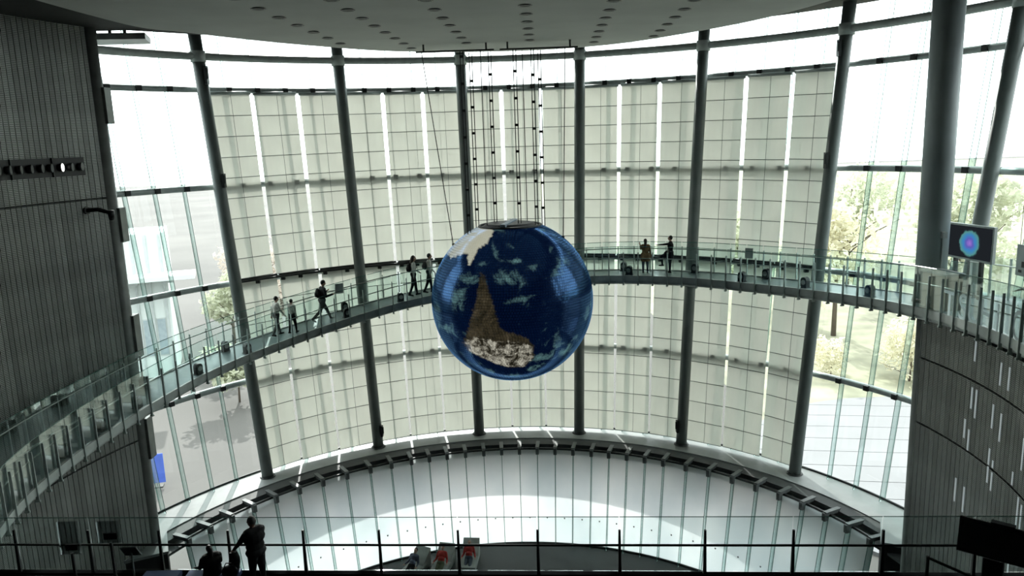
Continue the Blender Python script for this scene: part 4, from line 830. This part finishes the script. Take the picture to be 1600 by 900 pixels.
# ------------------------------------------------------------------ outside: plaza disc, trees, shrubs, buildings
pd = tag(empty('plaza_disc', (24.5, 39.0, FLOORZ)), 'round white paved plaza disc outside the right window bay', 'plaza')
M_PLAZA = mat('plaza_paving', (.20, .20, .205), .85, 0, .06, .3); RD = 12.0; y = -RD; Mrot = Matrix.Rotation(R(-9), 3, 'Z')
while y < RD - .1:
    y2 = min(y + 2.0, RD); k_ = 7; ptsA = []
    for yy in (y + .03, y2 - .03):
        ptsA.append(math.sqrt(max(RD * RD - yy * yy, .01)))
    ring = [Vector((lerp(-1, 1, i / k_) * math.sqrt(max(RD * RD - (y + .03) ** 2, .01)), y + .03, 0)) for i in range(2)] if False else []
    L_ = [(-math.sqrt(max(RD * RD - yy * yy, .0)), yy) for yy in np.linspace(y + .03, y2 - .03, 5)]; Rr = [(-x_, y_) for x_, y_ in reversed(L_)]
    poly = [Mrot @ Vector((x_, y_, .06)) for x_, y_ in L_ + Rr]; n = len(poly); g = MB()
    g.add(poly + [p - Vector((0, 0, .2)) for p in poly], [tuple(reversed(range(n))), tuple(range(n, 2 * n))] + [(i, (i + 1) % n, n + (i + 1) % n, n + i) for i in range(n)]); g.build('paving_strip', M_PLAZA, pd)
    y = y2
gl_ = MB(); gl_.add([(16, 46, -18.38), (60, 46, -18.38), (420, 420, -18.38), (0, 420, -18.38)], [(0, 1, 2, 3)])
tag(gl_.build('lawn', mat('lawn_grass', (.24, .24, .17), .9, 0, .3, .4)), 'pale green lawn behind the round plaza', 'lawn')
def leaf_mat(n_, c): return fabric_mat(n_, c, .45, .25, (.8, .8, .8))
LG = leaf_mat('leaf_green', (.55, .57, .44)); LY = leaf_mat('leaf_yellow', (.70, .67, .52)); LO = leaf_mat('leaf_orange', (.56, .50, .44)); BARK = mat('bark', (.10, .08, .06), .9)
def tree(x, y, h, cr, lm_, lab, n=1500, nm='tree', cat='tree', leaf=.34, seed=1, group=None, trunk=.35):
    rnd = random.Random(seed); t = tag(empty(nm, (x, y, FLOORZ - .1)), lab, cat, group)
    g = MB(); g.tube([(0, 0, 0), (.05, .03, h * trunk), (.1, -.05, h * .8)], [h * .02, h * .015, h * .005], 8); g.build('trunk', BARK, t, True)
    for i in range(5):
        a = i * 1.3 + seed; g = MB(); z0 = h * (trunk * .8 + .08 * i); g.tube([(.03, 0, z0), (cr * .4 * math.cos(a), cr * .4 * math.sin(a), z0 + h * .14), (cr * .75 * math.cos(a), cr * .75 * math.sin(a), z0 + h * .24)], [h * .008, h * .005, h * .002], 5); g.build('branch', BARK, t, True)
    blobs = [(rnd.uniform(-.55, .55) * cr, rnd.uniform(-.55, .55) * cr, h * rnd.uniform(trunk + .12, .86), cr * rnd.uniform(.35, .6)) for _ in range(9)]
    vs = []; fs = []
    for i in range(n):
        bx, by, bz, br = rnd.choice(blobs); d = Vector((rnd.gauss(0, 1), rnd.gauss(0, 1), rnd.gauss(0, 1))).normalized() * br * rnd.random() ** .4
        c = Vector((bx, by, bz)) + d; q = Quaternion((rnd.random() - .5, rnd.random() - .5, rnd.random() - .5), rnd.uniform(0, 6.28)).to_matrix(); s = leaf * rnd.uniform(.6, 1.3); b = len(vs)
        vs += [tuple(c + q @ Vector(v)) for v in ((-s, 0, 0), (0, -s * .55, .05), (s, 0, 0), (0, s * .55, .05))]; fs.append((b, b + 1, b + 2, b + 3))
    g = MB(); g.add(vs, fs); f = g.build('foliage', lm_, t); f['kind'] = 'stuff'
tree(29.0, 54.5, 4.6, 3.0, LY, 'round yellow green bush behind the plaza disc, right window bay', 1500, 'bush', 'bush', .22, 3, None, .1)
tree(24.0, 56.5, 3.2, 2.2, LY, 'small yellow bush left of the round yellow green bush', 700, 'bush', 'bush', .2, 9, None, .1)
tree(36.0, 54.0, 5.0, 3.0, LY, 'yellow green bush beside the right wall edge', 900, 'bush', 'bush', .24, 12, None, .1)
for i, (x, y, h, cr, lm_, lab) in enumerate(((29, 68, 12.5, 5, LY, 'pale tree in the right window bay, left of the thick pillar'), (41, 68, 15, 5.5, LG, 'tall green tree directly behind the thick pillar'), (52, 62, 15.5, 6, LY, 'tall yellow green tree behind the sign at the right edge'), (37, 84, 15, 7, LG, 'green tree far behind the large screen'),
                                            (24, 80, 10, 5, LG, 'distant low green tree behind the right blind bay'), (66, 74, 16, 7, LY, 'broad yellow tree beyond the right picture edge'))):
    tree(x, y, h, cr, lm_, lab, 2200, 'tree', 'tree', .36, 20 + i, 'trees outside on the right')
for i, (x, y, h, cr, lm_, lab) in enumerate(((-27, 80, 9.5, 4.5, LO, 'hazy reddish tree beside the first slanting column'), (-26, 70, 8.5, 3.0, LG, 'grey green tree beside the pale building, left bay'), (-20.5, 55, 4.5, 2.6, LG, 'small dark tree on the plaza under the walkway, left bay'), (-22, 74, 6.0, 2.6, LO, 'low reddish tree behind the walkway, left bay'))):
    tree(x, y, h, cr, lm_, lab, 1600, 'tree', 'tree', .30, 40 + i, 'trees outside on the left')
# pale building with fins and a canopy at the left
bd = tag(empty('pale_building', (-33.5, 64, FLOORZ - .1), R(20)), 'pale building with ribbed wall and flat canopy outside the left bay', 'building')
MW = mat('render_white', (.55, .60, .58), .8, 0, .05, .2)
g = MB(); g.box((0, 0, 6.0), (9.0, 6, 12.0)); g.build('wall', MW, bd)
for i in range(9):
    g = MB(); g.box((-4.2 + i * 1.05, -3.06, 6.0), (.14, .14, 11.8)); g.build('rib', M_RAIL, bd)
for i in range(8):
    g = MB(); g.box((-3.68 + i * 1.05, -3.02, 3.4), (.7, .06, 3.2)); f = g.build('window', M_RAIL, bd); g = MB(); g.box((-3.68 + i * 1.05, -3.06, 3.4), (.6, .03, 3.0)); g.build('pane', mat('pane_dim', (.28, .34, .36), .2) if 'pane_dim' not in MATS else MATS['pane_dim'], f)
g = MB(); g.box((1.2, -4.3, 8.6), (11.0, 2.8, .35)); g.build('canopy', MW, bd)
for i in range(4):
    g = MB(); g.box((-3.2 + i * 2.6, -4.4, 8.25), (.9, .6, .3)); g.build('canopy_lamp', M_RAIL, bd)
bn = tag(empty('blue_banner', (-20.2, 40.6, FLOORZ - .1), R(15)), 'blue banner sign on the plaza by the left wall edge', 'banner')
g = MB(); g.box((0, 0, 1.1), (.9, .05, 1.7)); g.build('cloth_panel', mat('banner_blue', (.06, .12, .48), .7), bn); g = MB(); g.box((0, .05, .75), (.05, .05, 1.5)); g.box((0, .05, .03), (.6, .4, .06)); g.build('stand', M_DARK, bn)

# ------------------------------------------------------------------ lift the whole place so that the hall floor is z = 0
for o in list(COL.objects):
    if o.parent is None and o is not cam: o.location.z += EYE
